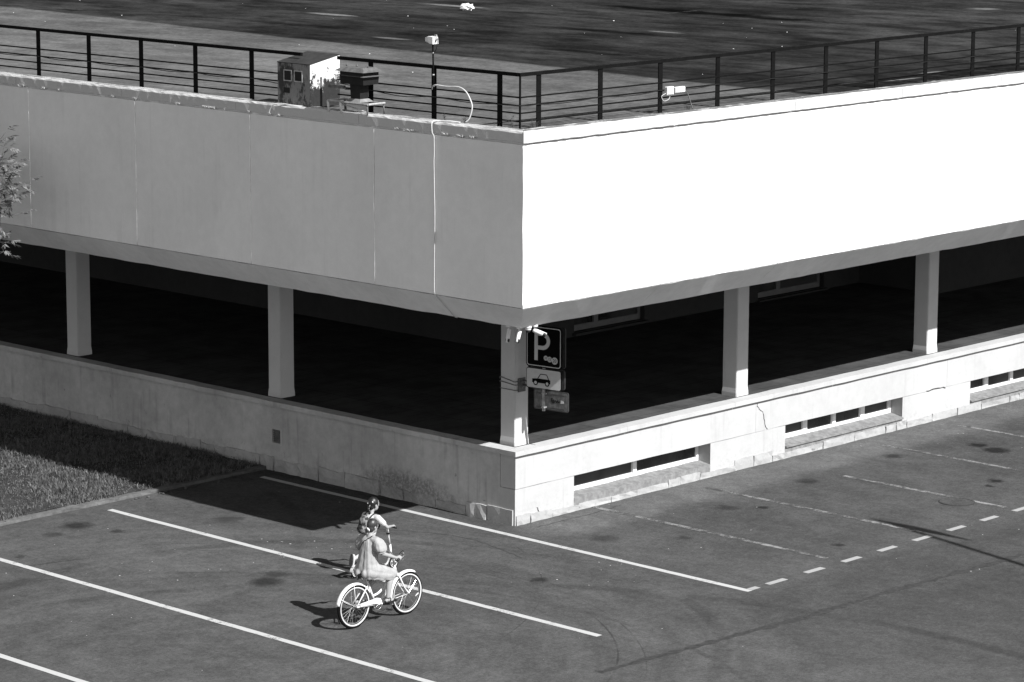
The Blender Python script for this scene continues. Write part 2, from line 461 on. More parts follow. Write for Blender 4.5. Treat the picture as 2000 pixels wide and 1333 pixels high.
def ragged_run(name, sec, s0, s1, axis, mat, parent, m0=False, step=.12, amp=.008, seed=0):
    """like run, but cut along its length with uneven corners: chipped edges"""
    n = len(sec); k = max(2, int((s1 - s0) / step)); vs = []; fs = []
    r2 = random.Random(seed)
    for i in range(k + 1):
        for d, z in sec:
            st = d if m0 else s0
            s = st + (s1 - st) * i / k
            e = amp if 0 < i < k else 0
            dd = d + r2.uniform(-e, e); zz = z + r2.uniform(-e, e)
            vs.append((s, dd, zz) if axis == 'x' else (dd, s, zz))
    for i in range(k):
        for j in range(n):
            l = (j + 1) % n
            fs.append((i * n + j, i * n + l, (i + 1) * n + l, (i + 1) * n + j))
    fs += [tuple(range(n)), tuple(k * n + j for j in range(n))]
    return fixn(mk(name, vs, fs, mat, parent))
def rough_block(name, b, mat, parent, amp=.02, seed=0, res=(4, 2, 2)):
    """uneven stone: a box with a grid on it, pushed about"""
    r2 = random.Random(seed)
    bm = bmesh.new(); bmesh.ops.create_cube(bm, size=1)
    x0, x1, y0, y1, z0, z1 = b
    for v in bm.verts:
        v.co = ((x0 + x1) / 2 + v.co.x * (x1 - x0), (y0 + y1) / 2 + v.co.y * (y1 - y0), (z0 + z1) / 2 + v.co.z * (z1 - z0))
    long_ax = 0 if x1 - x0 > y1 - y0 else 1
    es = [e for e in bm.edges if abs((e.verts[0].co - e.verts[1].co)[long_ax]) > .01]
    bmesh.ops.subdivide_edges(bm, edges=es, cuts=3, use_grid_fill=True)
    es = [e for e in bm.edges if abs((e.verts[0].co - e.verts[1].co)[2]) > .01]
    bmesh.ops.subdivide_edges(bm, edges=es, cuts=1, use_grid_fill=True)
    for v in bm.verts:
        v.co += Vector((r2.uniform(-1, 1), r2.uniform(-1, 1), r2.uniform(-1, 1))) * amp
    bmesh.ops.recalc_face_normals(bm, faces=bm.faces[:])
    me = bpy.data.meshes.new(name); bm.to_mesh(me); bm.free()
    me.materials.append(M[mat]); o = bpy.data.objects.new(name, me)
    return link(o, parent)
def evaluated(o):
    bpy.context.view_layer.update()
    dg = bpy.context.evaluated_depsgraph_get()
    me = bpy.data.meshes.new_from_object(o.evaluated_get(dg))
    return me

# ------------------------------------------------------------------ ground
ground = structure(mk('asphalt_ground', [(-400, -400, 0), (400, -400, 0), (400, 400, 0), (-400, 400, 0)], [(0, 1, 2, 3)], 'asphalt'))
ground['label'] = 'worn grey asphalt of the parking lot'
def sheet(name, x0, x1, y0, y1, z, mat, wob=.004, step=.25):
    """thin painted strip with a slightly uneven edge"""
    ln_y = (y1 - y0) > (x1 - x0); L = max(y1 - y0, x1 - x0); n = max(1, int(L / step)); vs = []; fs = []
    for i in range(n + 1):
        u = i / n; e = lambda: random.uniform(-wob, wob)
        if ln_y: vs += [(x0 + e(), y0 + (y1 - y0) * u, z), (x1 + e(), y0 + (y1 - y0) * u, z)]
        else: vs += [(x0 + (x1 - x0) * u, y1 + e(), z), (x0 + (x1 - x0) * u, y0 + e(), z)]
    for i in range(n): fs.append((2 * i, 2 * i + 1, 2 * i + 3, 2 * i + 2))
    return mk(name, vs, fs, mat, ground)
for xa, ya, yb in [(-.58, -5.6, 5.9), (-4.15, -5.6, 5.9), (-7.60, -5.6, 5.9), (-11.02, -5.6, 5.9)]:
    sheet('painted_line', xa, xa + .125, ya, yb, .004, 'paint')
for xa, ya, yb in [(1.98, -5.2, .0), (4.52, -5.25, -.5), (7.02, -5.25, -1.7), (9.66, -5.25, -.6), (12.2, -5.25, -.6), (14.7, -5.25, -.6)]:
    sheet('painted_line', xa - .055, xa + .055, ya, yb, .004, 'paint_worn', .008)
for i in range(16):
    a = i * .985 - .0
    sheet('painted_dash', a, a + .46, -5.59, -5.47, .0045, 'paint_end', .003)
sheet('painted_dash', -.45, -.24, -5.59, -5.47, .0045, 'paint_end', .003)
def crack(pts, wd):
    vs = []; fs = []
    P = smoothpath(pts, 14)
    for i, p in enumerate(P):
        d = (P[min(i + 1, len(P) - 1)] - P[max(i - 1, 0)]).normalized(); nrm = Vector((-d.y, d.x, 0))
        p = p + nrm * random.uniform(-.02, .02)
        wv = wd * random.uniform(.35, 1.25)
        vs += [p + nrm * wv, p - nrm * wv]
    for i in range(len(P) - 1): fs.append((2 * i, 2 * i + 1, 2 * i + 3, 2 * i + 2))
    return mk('tar_seam', [(a, b, .003) for a, b, c in vs], fs, 'tar', ground)
crack([(-5.5, -6.85, 0), (-3, -7.02, 0), (-1, -7.15, 0), (1.2, -7.2, 0), (3.9, -7.35, 0), (8, -7.5, 0)], .085)
crack([(.2, -.32, 0), (1.5, -.34, 0), (2.4, -.3, 0)], .012)
crack([(-2.0, 1.9, 0), (-1.2, .2, 0), (-1.5, -1.6, 0)], .006)
# manhole
mh = thing('manhole_cover', 'round iron manhole cover set in the asphalt beside a worn stall line', 'manhole cover', (6.77, -4.4, 0))
def disc(cx, cy, r0, r1, z0, z1, seg=28):
    vs = []; fs = []
    for k in range(seg):
        a = 2 * math.pi * k / seg; c, s = math.cos(a), math.sin(a)
        vs += [(cx + r0 * c, cy + r0 * s, z0), (cx + r1 * c, cy + r1 * s, z0), (cx + r1 * c, cy + r1 * s, z1), (cx + r0 * c, cy + r0 * s, z1)]
    for k in range(seg):
        l = (k + 1) % seg
        for i in range(4):
            j = (i + 1) % 4
            fs.append((4 * k + i, 4 * l + i, 4 * l + j, 4 * k + j))
    return vs, fs
fixn(mk('rim', *disc(6.77, -4.4, .30, .325, -.05, .007), 'tar', mh))
fixn(mk('cover', *disc(6.77, -4.4, .01, .27, -.05, .006), 'asphalt', mh))
fixn(mk('ring', *disc(6.77, -4.4, .275, .30, -.05, .010), 'asphalt', mh))

# lawn and kerb
structure(mk('lawn', [(-60, 6.46, .06), (-.0, 6.46, .06), (-.0, 60, .06), (-60, 60, .06)], [(0, 1, 2, 3)], 'soil'))
kerb = structure(box('kerb', (-30, -.02, 6.34, 6.44, -.1, .05), 'kerb'))
for i in range(16):
    a = -.03 - i * 1.0
    rough_block('kerb_stone', (a - .996, a, 6.31, 6.47, -.05, .055), 'kerb', kerb, .010, i)
# grass blades
N1, N2 = 95000, 15000
gx = np.concatenate([rng.uniform(-8.0, -.08, N1), rng.uniform(-20, -.1, N2)])
gy = np.concatenate([rng.uniform(6.40, 15.5, N1), rng.uniform(6.5, 24, N2)])
dens = np.array([mnoise.noise(Vector((a * .9, b * .9, 0))) + .6 * mnoise.noise(Vector((a * 2.7, b * 2.7, 5))) for a, b in zip(gx, gy)])
keep = rng.random(len(gx)) < np.clip(.66 + dens * 1.2, .05, 1)
gx, gy, dens = gx[keep], gy[keep], dens[keep]
n = len(gx)
h = rng.uniform(.03, .10, n) * (1 + .7 * np.clip(dens, -.6, 1))
tall = rng.random(n) < .02
h[tall] *= 2.0
ang = rng.uniform(0, 2 * np.pi, n); lean = rng.uniform(.1, .9, n) * h
wd = rng.uniform(.004, .009, n)
la = rng.uniform(0, 2 * np.pi, n)
z0 = np.full(n, .055)
P0 = np.stack([gx - wd * np.cos(ang), gy - wd * np.sin(ang), z0], 1); P1 = np.stack([gx + wd * np.cos(ang), gy + wd * np.sin(ang), z0], 1)
mx, my = gx + lean * .35 * np.cos(la), gy + lean * .35 * np.sin(la)
P2 = np.stack([mx + wd * .8 * np.cos(ang), my + wd * .8 * np.sin(ang), z0 + h * .6], 1); P3 = np.stack([mx - wd * .8 * np.cos(ang), my - wd * .8 * np.sin(ang), z0 + h * .6], 1)
P4 = np.stack([gx + lean * np.cos(la), gy + lean * np.sin(la), z0 + h], 1)
V = np.stack([P0, P1, P2, P3, P4], 1).reshape(-1, 3)
me = bpy.data.meshes.new('grass')
idx = np.arange(n)[:, None] * 5
loops = np.concatenate([idx + np.array([[0, 1, 2, 3]]), idx + np.array([[3, 2, 4]])], 1).ravel()
me.vertices.add(len(V)); me.vertices.foreach_set('co', V.ravel())
me.loops.add(len(loops)); me.loops.foreach_set('vertex_index', loops.astype(np.int32))
me.polygons.add(2 * n)
starts = np.stack([np.arange(n) * 7, np.arange(n) * 7 + 4], 1).ravel()
me.polygons.foreach_set('loop_start', starts.astype(np.int32))
me.update(calc_edges=True); me.validate()
q = 30000
lx = rng.uniform(-8.0, -.08, q); ly = rng.uniform(6.42, 15.5, q); lz = rng.uniform(.06, .12, q)
u1 = rng.normal(size=(q, 3)); u1[:, 2] *= .6; u1 /= np.linalg.norm(u1, axis=1)[:, None]
u2 = np.cross(u1, rng.normal(size=(q, 3))); u2 /= np.linalg.norm(u2, axis=1)[:, None]
sz = rng.uniform(.008, .02, q)[:, None]; c0 = np.stack([lx, ly, lz], 1)
LV = np.stack([c0 - u1 * sz, c0 - u2 * sz * .6, c0 + u1 * sz, c0 + u2 * sz * .6], 1).reshape(-1, 3)
bv, bl, bp = len(me.vertices), len(me.loops), len(me.polygons)
oldv = np.empty(bv * 3, np.float32); me.vertices.foreach_get('co', oldv)
oldl = np.empty(bl, np.int32); me.loops.foreach_get('vertex_index', oldl); olds = np.empty(bp, np.int32); me.polygons.foreach_get('loop_start', olds)
me2 = bpy.data.meshes.new('grass'); me2.vertices.add(bv + q * 4); me2.vertices.foreach_set('co', np.concatenate([oldv, LV.ravel().astype(np.float32)]))
me2.loops.add(bl + q * 4); me2.loops.foreach_set('vertex_index', np.concatenate([oldl, (np.arange(q * 4) + bv).astype(np.int32)]))
me2.polygons.add(bp + q); me2.polygons.foreach_set('loop_start', np.concatenate([olds, (bl + np.arange(q) * 4).astype(np.int32)]))
me2.update(calc_edges=True); me2.validate(); me = me2
me.materials.append(M['grass'])
go = bpy.data.objects.new('grass', me); link(go)
structure(go, 'stuff'); go['label'] = 'short rough grass of the lawn beside the shaded wall'

# ------------------------------------------------------------------ the building
LEN = 42.0
B = thing('parking_building', 'low concrete building with overhanging white fascia above an open pillared gallery', 'building')
OV = -2.62; ZFB, ZFT = 4.43, 7.01
seamsR = [.70 + 3.07 * k for k in range(14)]; seamsL = [.72 + 3.03 * k for k in range(14)]
# fascia panels
core = MB()
core.add(*run_geo([(-2.575, 4.42), (-2.575, 7.044), (-2.30, 7.044), (-2.30, 4.42)], 0, LEN, 'x', True))
core.add(*run_geo([(-2.575, 4.42), (-2.575, 7.044), (-2.30, 7.044), (-2.30, 4.42)], 0, LEN, 'y', True))
fixn(core.build('fascia_core', 'fascia', B))
for axis, seams in (('x', seamsR), ('y', seamsL)):
    prev = None
    for k, s in enumerate(seams):
        sec = [(OV, ZFB), (OV, ZFT), (-2.58, ZFT), (-2.58, ZFB)]
        dz = random.uniform(-.004, .004)
        sec = [(d + dz * .6, z) for d, z in sec] if k else sec
        run('fascia_panel', sec, prev if prev is not None else 0, s - .004, axis, 'fascia', B, m0=(k == 0))
        # sealant bead, wavering, standing proud
        if axis == 'y':
            pts = [(OV - .004, s + .0015 + .012 * mnoise.noise(Vector((k * 7.3, zz * .9, 0))), zz) for zz in np.linspace(ZFB + .01, ZFT - .01, 26)]
            tube('sealant_bead', pts, [.0055 + .002 * mnoise.noise(Vector((k * 3.1, zz * 5, 2))) for zz in np.linspace(0, 2.5, 26)], 'sealant', B, 6)
        prev = s + .004
# plaster patch at the corner arris
pts = [(OV - .004 + .01 * mnoise.noise(Vector((0, zz * 1.5, 0))), OV - .002 + .006 * mnoise.noise(Vector((3, zz * 2, 0))), zz) for zz in np.linspace(ZFB + .02, ZFT - .02, 40)]
tube('corner_bead', pts, [.010 + .010 * max(0, (zz / 39 - .75)) * 2 + .003 * mnoise.noise(Vector((zz * .9, 1, 0))) for zz in range(40)], 'sealant', B, 7)
# soffit panels
for axis, seams in (('x', seamsR), ('y', seamsL)):
    prev = None
    for k, s in enumerate(seams):
        sec = [(-2.615, 4.418), (-2.15, 4.0), (-1.9, 4.0), (-1.9, 4.418)]
        ragged_run('soffit_panel', sec, prev if prev is not None else -2.0, s - .002 + random.uniform(-.004, .004), axis, 'soffit', B, m0=(k == 0), step=.3, amp=.006, seed=k + 40 * (axis == 'y'))
        prev = s + .004
# coping
for axis, seams in (('x', seamsR), ('y', seamsL)):
    prev = None
    for k, s in enumerate(seams):
        e = s + .35
        sec = [(-2.668, 7.045), (-2.672, 7.205), (-2.64, 7.222), (-2.60, 7.222), (-2.60, 7.045)]
        if axis == 'y': sec = [(-2.626, 7.045), (-2.630, 7.19), (-2.615, 7.218), (-2.60, 7.222), (-2.60, 7.045)]
        ragged_run('coping_edge', sec, prev if prev is not None else -2.7, e - .004, axis, 'coping', B, m0=(k == 0), step=.10, amp=.0045, seed=k + 7 + 60 * (axis == 'y'))
        sec = [(-2.597, 7.045), (-2.597, 7.212), (-2.22, 7.197), (-2.22, 7.045)]
        ragged_run('coping_stone', sec, prev if prev is not None else -2.6, e - .004, axis, 'coping_top' if axis == 'x' else 'coping_worn', B, m0=(k == 0), step=.25, amp=.006, seed=k + 9 + 60 * (axis == 'y'))
        prev = e + .004
# lumps of mortar hanging under the coping
for k in range(22):
    s = random.uniform(-2.5, 12)
    r = random.uniform(.004, .013)
    rough_block('mortar_lump', (-2.636, -2.615, s, s + r * random.uniform(4, 16), 7.04 - r, 7.06), 'coping', B, .005, k)
# roof slab
structure
roof = box('roof', (-2.25, LEN, -2.25, LEN, 6.6, 7.165), 'roof', B)
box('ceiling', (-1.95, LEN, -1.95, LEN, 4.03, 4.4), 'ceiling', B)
# plinth: left (shaded) side
G0, G1 = 5.94, 6.18            # grille hole
mb = MB()
mb.box(0, .35, 0.36, G0, 0, 1.225); mb.box(0, .35, G1, LEN, 0, 1.225); mb.box(0, .35, G0, G1, 0, .53); mb.box(0, .35, G0, G1, .78, 1.225)
mb.build('plinth_wall', 'plinth_shade', B)
gr = box('vent_grille', (.05, .07, G0 + .004, G1 - .004, .534, .776), 'steel_dark', B)
for i in range(6): box('slat', (.03, .047, G0 + .006, G1 - .006, .55 + i * .037, .57 + i * .037), 'steel_dark', gr)
MB().box(-.012, -.001, G0 - .03, G0 - .002, .5, .8).build('grille_trim', 'column', gr)
# plinth: right (sunny) side, upper band and lower blocks between the windows
WIN = [(1.5, 5.22, .27, 2), (7.42, 11.13, .27, 4), (13.43, 17.15, .27, 4), (19.4, 23.1, .27, 4), (25.4, 29.1, .27, 4), (31.4, 35.1, .27, 4)]
cuts = [0.0, 6.52, 12.6, 18.4, 24.4, 30.4, 36.4, LEN]
for a, b in zip(cuts[:-1], cuts[1:]):
    ragged_run('plinth_band', [(-.004, .642), (-.004, 1.226), (.35, 1.226), (.35, .642)], a + (.002 if a else -.0), b - .002, 'x', 'plinth_sun', B, step=.35, amp=.0035, seed=int(a * 10))
segs = [0.0] + [q for w_ in WIN for q in (w_[0], w_[1])] + [LEN]
for i in range(0, len(segs) - 1, 2):
    ragged_run('plinth_block', [(.004, -.05), (.004, .634), (.36, .634), (.36, -.05)], segs[i], segs[i + 1], 'x', 'plinth_sun', B, step=.4, amp=.004, seed=i + 300)
for (a, b, zb, npn) in WIN:
    ragged_run('window_ledge', [(.0, -.05), (.0, .235), (.28, .275), (.36, .275), (.36, -.05)], a + .001, b - .001, 'x', 'sill', B, step=.2, amp=.008, seed=int(a * 9))
    W_ = thing('tmp', 'x', 'x') if False else None
    yw = .28
    fr = MB()
    x0, x1, z0, z1 = a + .01, b - .01, .272, .64
    fr.box(x0, x1, yw, yw + .06, z0, z0 + .07); fr.box(x0, x1, yw, yw + .06, z1 - .05, z1 - .002)
    fr.box(x0, x0 + .06, yw, yw + .06, z0 + .07, z1 - .05); fr.box(x1 - .06, x1, yw, yw + .06, z0 + .07, z1 - .05)
    wo_ = fr.build('basement_window', 'white_frame', B)
    xs = np.linspace(x0 + .06, x1 - .06, npn + 1)
    if npn == 2: xs = [x0 + .06, 3.42, x1 - .06]
    for i in range(npn):
        if i: box('mullion', (xs[i] - .05, xs[i] + .05, yw - .012, yw + .05, z0 + .071, z1 - .051), 'white_frame', wo_)
        l, r_ = xs[i] + (.05 if i else .001), xs[i + 1] - (.05 if i < npn - 1 else .001)
        if npn == 4 and i in (0, 3):
            s_ = MB(); zz0, zz1 = z0 + .072, z1 - .052
            s_.box(l, r_, yw - .01, yw + .03, zz0, zz0 + .035); s_.box(l, r_, yw - .01, yw + .03, zz1 - .02, zz1)
            s_.box(l, l + .035, yw - .01, yw + .03, zz0 + .035, zz1 - .02); s_.box(r_ - .035, r_, yw - .01, yw + .03, zz0 + .035, zz1 - .02)
            s_.build('sash', 'white_frame', wo_)
        box('pane', (l, r_, yw + .034, yw + .04, z0 + .065, z1 - .045), 'glass', wo_)
    if npn == 4:
        run('sill', [(-.035, .205), (-.035, .232), (.275, .292), (.275, .27)], a + .004, b - .004, 'x', 'sill', wo_)
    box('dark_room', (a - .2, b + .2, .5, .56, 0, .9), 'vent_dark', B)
# cap
for axis in 'xy':
    prev = -.067; cnt = 0
    while prev < LEN - 1:
        e = prev + (3.0 if cnt else 2.9)
        ragged_run('plinth_cap', [(-.067, 1.232), (-.067, 1.318), (.18, 1.325), (.18, 1.232)], prev if cnt else 0, e - .004, axis, 'plinth_sun' if axis == 'x' else 'plinth_shade', B, m0=(cnt == 0), step=.3, amp=.003, seed=cnt + 500)
        prev = e; cnt += 1
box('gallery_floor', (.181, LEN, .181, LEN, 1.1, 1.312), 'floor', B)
# rough stones at the wall foot
ys = [.04, .66, 1.15, 1.9, 2.7, 3.3, 4.2, 4.9, 5.5, 6.11, 6.49, 7.46, 8.18, 8.9, 9.74, 10.31, 11.25, 12.09, 13.14, 13.99, 15, 16.2, 17.3, 18.5, 19.6, 21]
for i in range(len(ys) - 1):
    top = random.uniform(.22, .29) if i not in (2, 3, 4) else random.uniform(.14, .2)
    pr = random.uniform(.015, .045)
    if i == 0: rough_block('base_stone', (-.02, .1, .045, .64, -.03, .27), 'plinth_sun', B, .006, 1)
    else: rough_block('base_stone', (-pr, .1, ys[i] + .012, ys[i + 1] - .012, -.03, top), 'stone' if i > 1 else 'plinth_sun', B, .02, i + 50)
s = .03
i = 0
while s < 22:
    L_ = random.choice([.7, .85, 1.0, .55, .35])
    inwin = any(a - .3 < s + L_ / 2 < b + .3 for a, b, _, _ in WIN)
    top = random.uniform(.10, .16) if inwin else random.uniform(.12, .24)
    rough_block('base_stone', (s, s + L_ - .015, -random.uniform(.010, .022), .1, -.03, top), 'stone', B, .011, i + 200)
    s += L_; i += 1
# crumbling cracks in the sunny plinth (thin dark gaps with a shape of their own)
for pts in [[(6.53, -.006, 1.2), (6.60, -.006, 1.08), (6.72, -.006, 1.0), (6.78, -.006, .8), (6.86, -.006, .645)], [(.55, -.004, .24), (.62, -.004, .1), (.6, -.004, .0)], [(12.55, -.008, .63), (12.3, -.008, .66), (11.9, -.008, .645)]]:
    P = smoothpath(pts, 6)
    tube('wall_crack', [p + Vector((random.uniform(-.015, .015), 0, random.uniform(-.01, .01))) for p in P], [random.uniform(.003, .009) for _ in P], 'tar', B, 5)
# columns
cb = MB()
def ring(h, z): return [(-h, -h, z), (h, -h, z), (h, h, z), (-h, h, z)]
lv = [(.182, 1.30), (.180, 1.38), (.17, 1.47), (.17, 4.05)]
vs = []; fs = []
for hh, z in lv: vs += ring(hh, z)
for i in range(3):
    for k in range(4):
        l = (k + 1) % 4; fs.append((4 * i + k, 4 * i + l, 4 * i + 4 + l, 4 * i + 4 + k))
fs.append((12, 13, 14, 15))
col0 = mk('column', vs, fs, 'column', B, loc=(.44, .44, 0))
bm = bmesh.new(); bm.from_mesh(col0.data)
bmesh.ops.bevel(bm, geom=[e for e in bm.edges if abs((e.verts[0].co - e.verts[1].co).z) > .05], offset=.012, segments=2, affect='EDGES')
bm.to_mesh(col0.data); bm.free()
for k in range(1, 7):
    again(col0, B, (.44 + 6.0 * k, .44, 0)); again(col0, B, (.44, .44 + 5.95 * k, 0))
# inner core walls, with windows
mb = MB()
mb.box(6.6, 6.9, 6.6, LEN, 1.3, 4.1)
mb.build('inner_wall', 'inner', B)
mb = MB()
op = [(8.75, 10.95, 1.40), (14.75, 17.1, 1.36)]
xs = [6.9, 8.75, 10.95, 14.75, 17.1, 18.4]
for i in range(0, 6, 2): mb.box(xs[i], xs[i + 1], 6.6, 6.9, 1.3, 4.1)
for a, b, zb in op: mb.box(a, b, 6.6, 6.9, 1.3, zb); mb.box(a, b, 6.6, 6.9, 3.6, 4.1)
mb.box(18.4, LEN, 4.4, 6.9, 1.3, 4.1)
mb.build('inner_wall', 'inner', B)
for a, b, zb in op:
    y0 = 6.72
    f = MB(); f.box(a, b, y0, y0 + .07, zb, zb + .12); f.box(a, b, y0, y0 + .07, 3.5, 3.6); f.box(a, a + .08, y0, y0 + .07, zb + .12, 3.5); f.box(b - .08, b, y0, y0 + .07, zb + .12, 3.5)
    wf = f.build('gallery_window', 'inner_frame', B)
    m_ = a + (b - a) * .36
    box('mullion', (m_ - .07, m_ + .07, y0 - .01, y0 + .06, zb + .121, 3.499), 'inner_frame', wf)
    box('pane', (a + .081, m_ - .071, y0 + .03, y0 + .04, zb + .121, 3.499), 'glass', wf); box('pane', (m_ + .071, b - .081, y0 + .03, y0 + .04, zb + .121, 3.499), 'glass', wf)
    box('sill', (a - .05, b + .05, 6.5, 6.6, zb - .06, zb - .01), 'inner', wf)

# ------------------------------------------------------------------ roof railing
RL = thing('roof_railing', 'black steel railing of flat posts and five bars along the roof edge', 'railing', (-2.15, -2.07, 7.19))
RX, RY, ZR = -2.15, -2.10, 8.03
post = MB().box(-.028, .028, -.009, .009, 7.15, ZR - .02).build('post', 'rail', RL, loc=(-1.72, RY, 0))
postL = MB().box(-.009, .009, -.05, .05, 7.15, ZR - .02).build('post', 'rail', RL, loc=(RX, -1.66, 0))
post.data = MB().box(-.05, .05, -.009, .009, 7.15, ZR - .02).build('tmpp', 'rail').data
bpy.data.objects.remove(bpy.data.objects['tmpp'])
for k in range(1, 27):
    again(post, RL, (-1.74 + 1.485 * k, RY, 0))
    if k != 3: again(postL, RL, (RX, -1.66 + 1.468 * k, 0))
box('corner_post', (RX - .012, RX + .012, RY - .012, RY + .012, 7.15, ZR - .02), 'rail', RL)
run('top_rail', [(RY - .025, ZR - .02), (RY - .025, ZR + .035), (RY + .025, ZR + .035), (RY + .025, ZR - .02)], RX - .02, 38, 'x', 'rail', RL)
run('top_rail', [(RX - .025, ZR - .02), (RX - .025, ZR + .035), (RX + .025, ZR + .035), (RX + .025, ZR - .02)], RY + .027, 2.06, 'y', 'rail', RL)
run('top_rail', [(RX - .025, ZR - .02), (RX - .025, ZR + .035), (RX + .025, ZR + .035), (RX + .025, ZR - .02)], 2.95, 38, 'y', 'rail', RL)
for i, z in enumerate([7.30, 7.43, 7.55, 7.68]):
    run('bar', [(RY - .016, z - .012), (RY - .016, z + .012), (RY - .010, z + .012), (RY - .010, z - .012)], RX - .012, 38, 'x', 'rail', RL)
    run('bar', [(RX - .016, z - .012), (RX - .016, z + .012), (RX - .010, z + .012), (RX - .010, z - .012)], RY - .012, 2.06, 'y', 'rail', RL)
    run('bar', [(RX - .016, z - .012), (RX - .016, z + .012), (RX - .010, z + .012), (RX - .010, z - .012)], 3.29, 38, 'y', 'rail', RL)
# black cable strung along the second bar
pts = []
for yv in np.arange(20, -2.0, -.245):
    sg = abs(math.sin((yv + 1.66) / 1.468 * math.pi))
    pts.append((RX - .025 if not 2.05 < yv < 3.3 else -1.64, yv, 7.555 - .035 * sg - .02 * mnoise.noise(Vector((yv, 0, 0)))))
pts.append((RX - .025, RY - .02, 7.55))
for xv in np.arange(-2.0, 20, .245):
    sg = abs(math.sin((xv + 1.74) / 1.485 * math.pi))
    pts.append((xv, RY - .025, 7.555 - .03 * sg - .02 * mnoise.noise(Vector((xv, 3, 0)))))
tag(tube('cable', pts, .008, 'cable_black', None, 6), 'thin black cable sagging along the roof railing', 'cable')

# ------------------------------------------------------------------ things on the roof edge
CB = thing('electrical_cabinet', 'rusty sheet metal cabinet with sloping lid standing on the roof edge', 'cabinet', (-2.35, 2.9, 7.2))
cx0, cx1, cy0, cy1 = -2.40, -1.72, 2.48, 3.28
vs = [(cx0, cy0, 7.19), (cx1, cy0, 7.19), (cx1, cy1, 7.19), (cx0, cy1, 7.19), (cx0, cy0, 7.90), (cx1, cy0, 8.03), (cx1, cy1, 8.03), (cx0, cy1, 7.90)]
mk('body', vs, [f for f in BF if f != (0, 1, 5, 4)], 'cabinet', CB)
mk('side_sheet', [(cx0, cy0, 7.19), (cx1, cy0, 7.19), (cx1, cy0, 8.03), (cx0, cy0, 7.90), (cx0, cy0 - .004, 7.19), (cx1, cy0 - .004, 7.19), (cx1, cy0 - .004, 8.03), (cx0, cy0 - .004, 7.90)],
   [(0, 3, 2, 1), (4, 5, 6, 7), (0, 1, 5, 4), (1, 2, 6, 5), (2, 3, 7, 6), (3, 0, 4, 7)], 'cabinet_side', CB)
mk('lid', [(cx0 - .008, cy0 - .008, 7.901), (cx1 + .008, cy0 - .008, 8.032), (cx1 + .008, cy1 + .008, 8.032), (cx0 - .008, cy1 + .008, 7.901), (cx0 - .008, cy0 - .008, 7.912), (cx1 + .008, cy0 - .008, 8.043), (cx1 + .008, cy1 + .008, 8.043), (cx0 - .008, cy1 + .008, 7.912)], BF, 'cabinet_top', CB)
for (a, b, z0, z1) in [(2.92, 3.12, 7.60, 7.79), (2.66, 2.86, 7.60, 7.79)]:
    lf = MB(); x0, x1 = cx0 - .012, cx0 - .001
    lf.box(x0, x1, a, b, z0, z0 + .016); lf.box(x0, x1, a, b, z1 - .016, z1); lf.box(x0, x1, a, a + .016, z0 + .016, z1 - .016); lf.box(x0, x1, b - .016, b, z0 + .016, z1 - .016)
    f = lf.build('window_frame', 'steel', CB)
    box('pane', (cx0 - .006, cx0 - .002, a + .017, b - .017, z0 + .017, z1 - .017), 'vent_dark', f)
box('nameplate', (cx0 - .008, cx0 - .001, 2.98, 3.13, 7.40, 7.49), 'vent_dark', CB)
VT = thing('roof_vent', 'dark mushroom exhaust vent with flared hood next to the rusty cabinet', 'vent', (-2.45, 1.32, 7.2))
vx, vy = -2.42, 1.27
def frustum(name, hx0, hy0, z0, hx1, hy1, z1, mat, cap=True):
    v = [(vx - hx0, vy - hy0, z0), (vx + hx0, vy - hy0, z0), (vx + hx0, vy + hy0, z0), (vx - hx0, vy + hy0, z0), (vx - hx1, vy - hy1, z1), (vx + hx1, vy - hy1, z1), (vx + hx1, vy + hy1, z1), (vx - hx1, vy + hy1, z1)]
    return mk(name, v, BF, mat, VT)
frustum('hood', .24, .35, 7.89, .15, .24, 7.955, 'vent_top')
frustum('gap', .18, .27, 7.83, .18, .27, 7.889, 'vent_dark')
frustum('flange', .24, .34, 7.815, .19, .28, 7.829, 'vent_top')
frustum('skirt', .17, .27, 7.68, .18, .28, 7.814, 'vent_dark')
frustum('neck', .09, .11, 7.44, .10, .12, 7.679, 'vent_dark')
frustum('base_collar', .15, .17, 7.39, .1, .12, 7.439, 'sill')
box('bracket', (vx - .16, vx - .1, 1.49, 1.85, 7.59, 7.64), 'steel_dark', VT)
for dy in (-.2, .05, .3): tube('bolt', [(vx, vy + dy, 7.955), (vx, vy + dy, 7.99)], .012, 'steel_dark', VT, 6)
ST = thing('steel_stand', 'low pale steel stand with thin legs under the roof vent', 'stand', (-2.4, 1.3, 7.2))
tb = MB()
for a, b in [((-2.63, 1.8, 7.38), (-2.63, .85, 7.38)), ((-2.25, 1.8, 7.38), (-2.25, .85, 7.38)), ((-2.63, 1.8, 7.38), (-2.25, 1.8, 7.38)), ((-2.63, .85, 7.38), (-2.25, .85, 7.38))]: tb.tube([a, b], .02, 6)
tb.build('frame', 'steel', ST)
for p in [(-2.63, 1.8), (-2.63, 1.5), (-2.25, 1.8), (-2.25, .88), (-2.63, .88)]:
    tube('leg', [(p[0], p[1], 7.38), (p[0] + .01, p[1] - .01, 7.19)], .02 if p[1] > 1.4 else .012, 'white_plastic' if (p[1] > 1.4 and p[0] < -2.5) else 'steel_dark', ST, 8)
tube('brace', [(-2.62, 1.6, 7.37), (-2.3, 1.2, 7.2)], .01, 'steel', ST, 6)
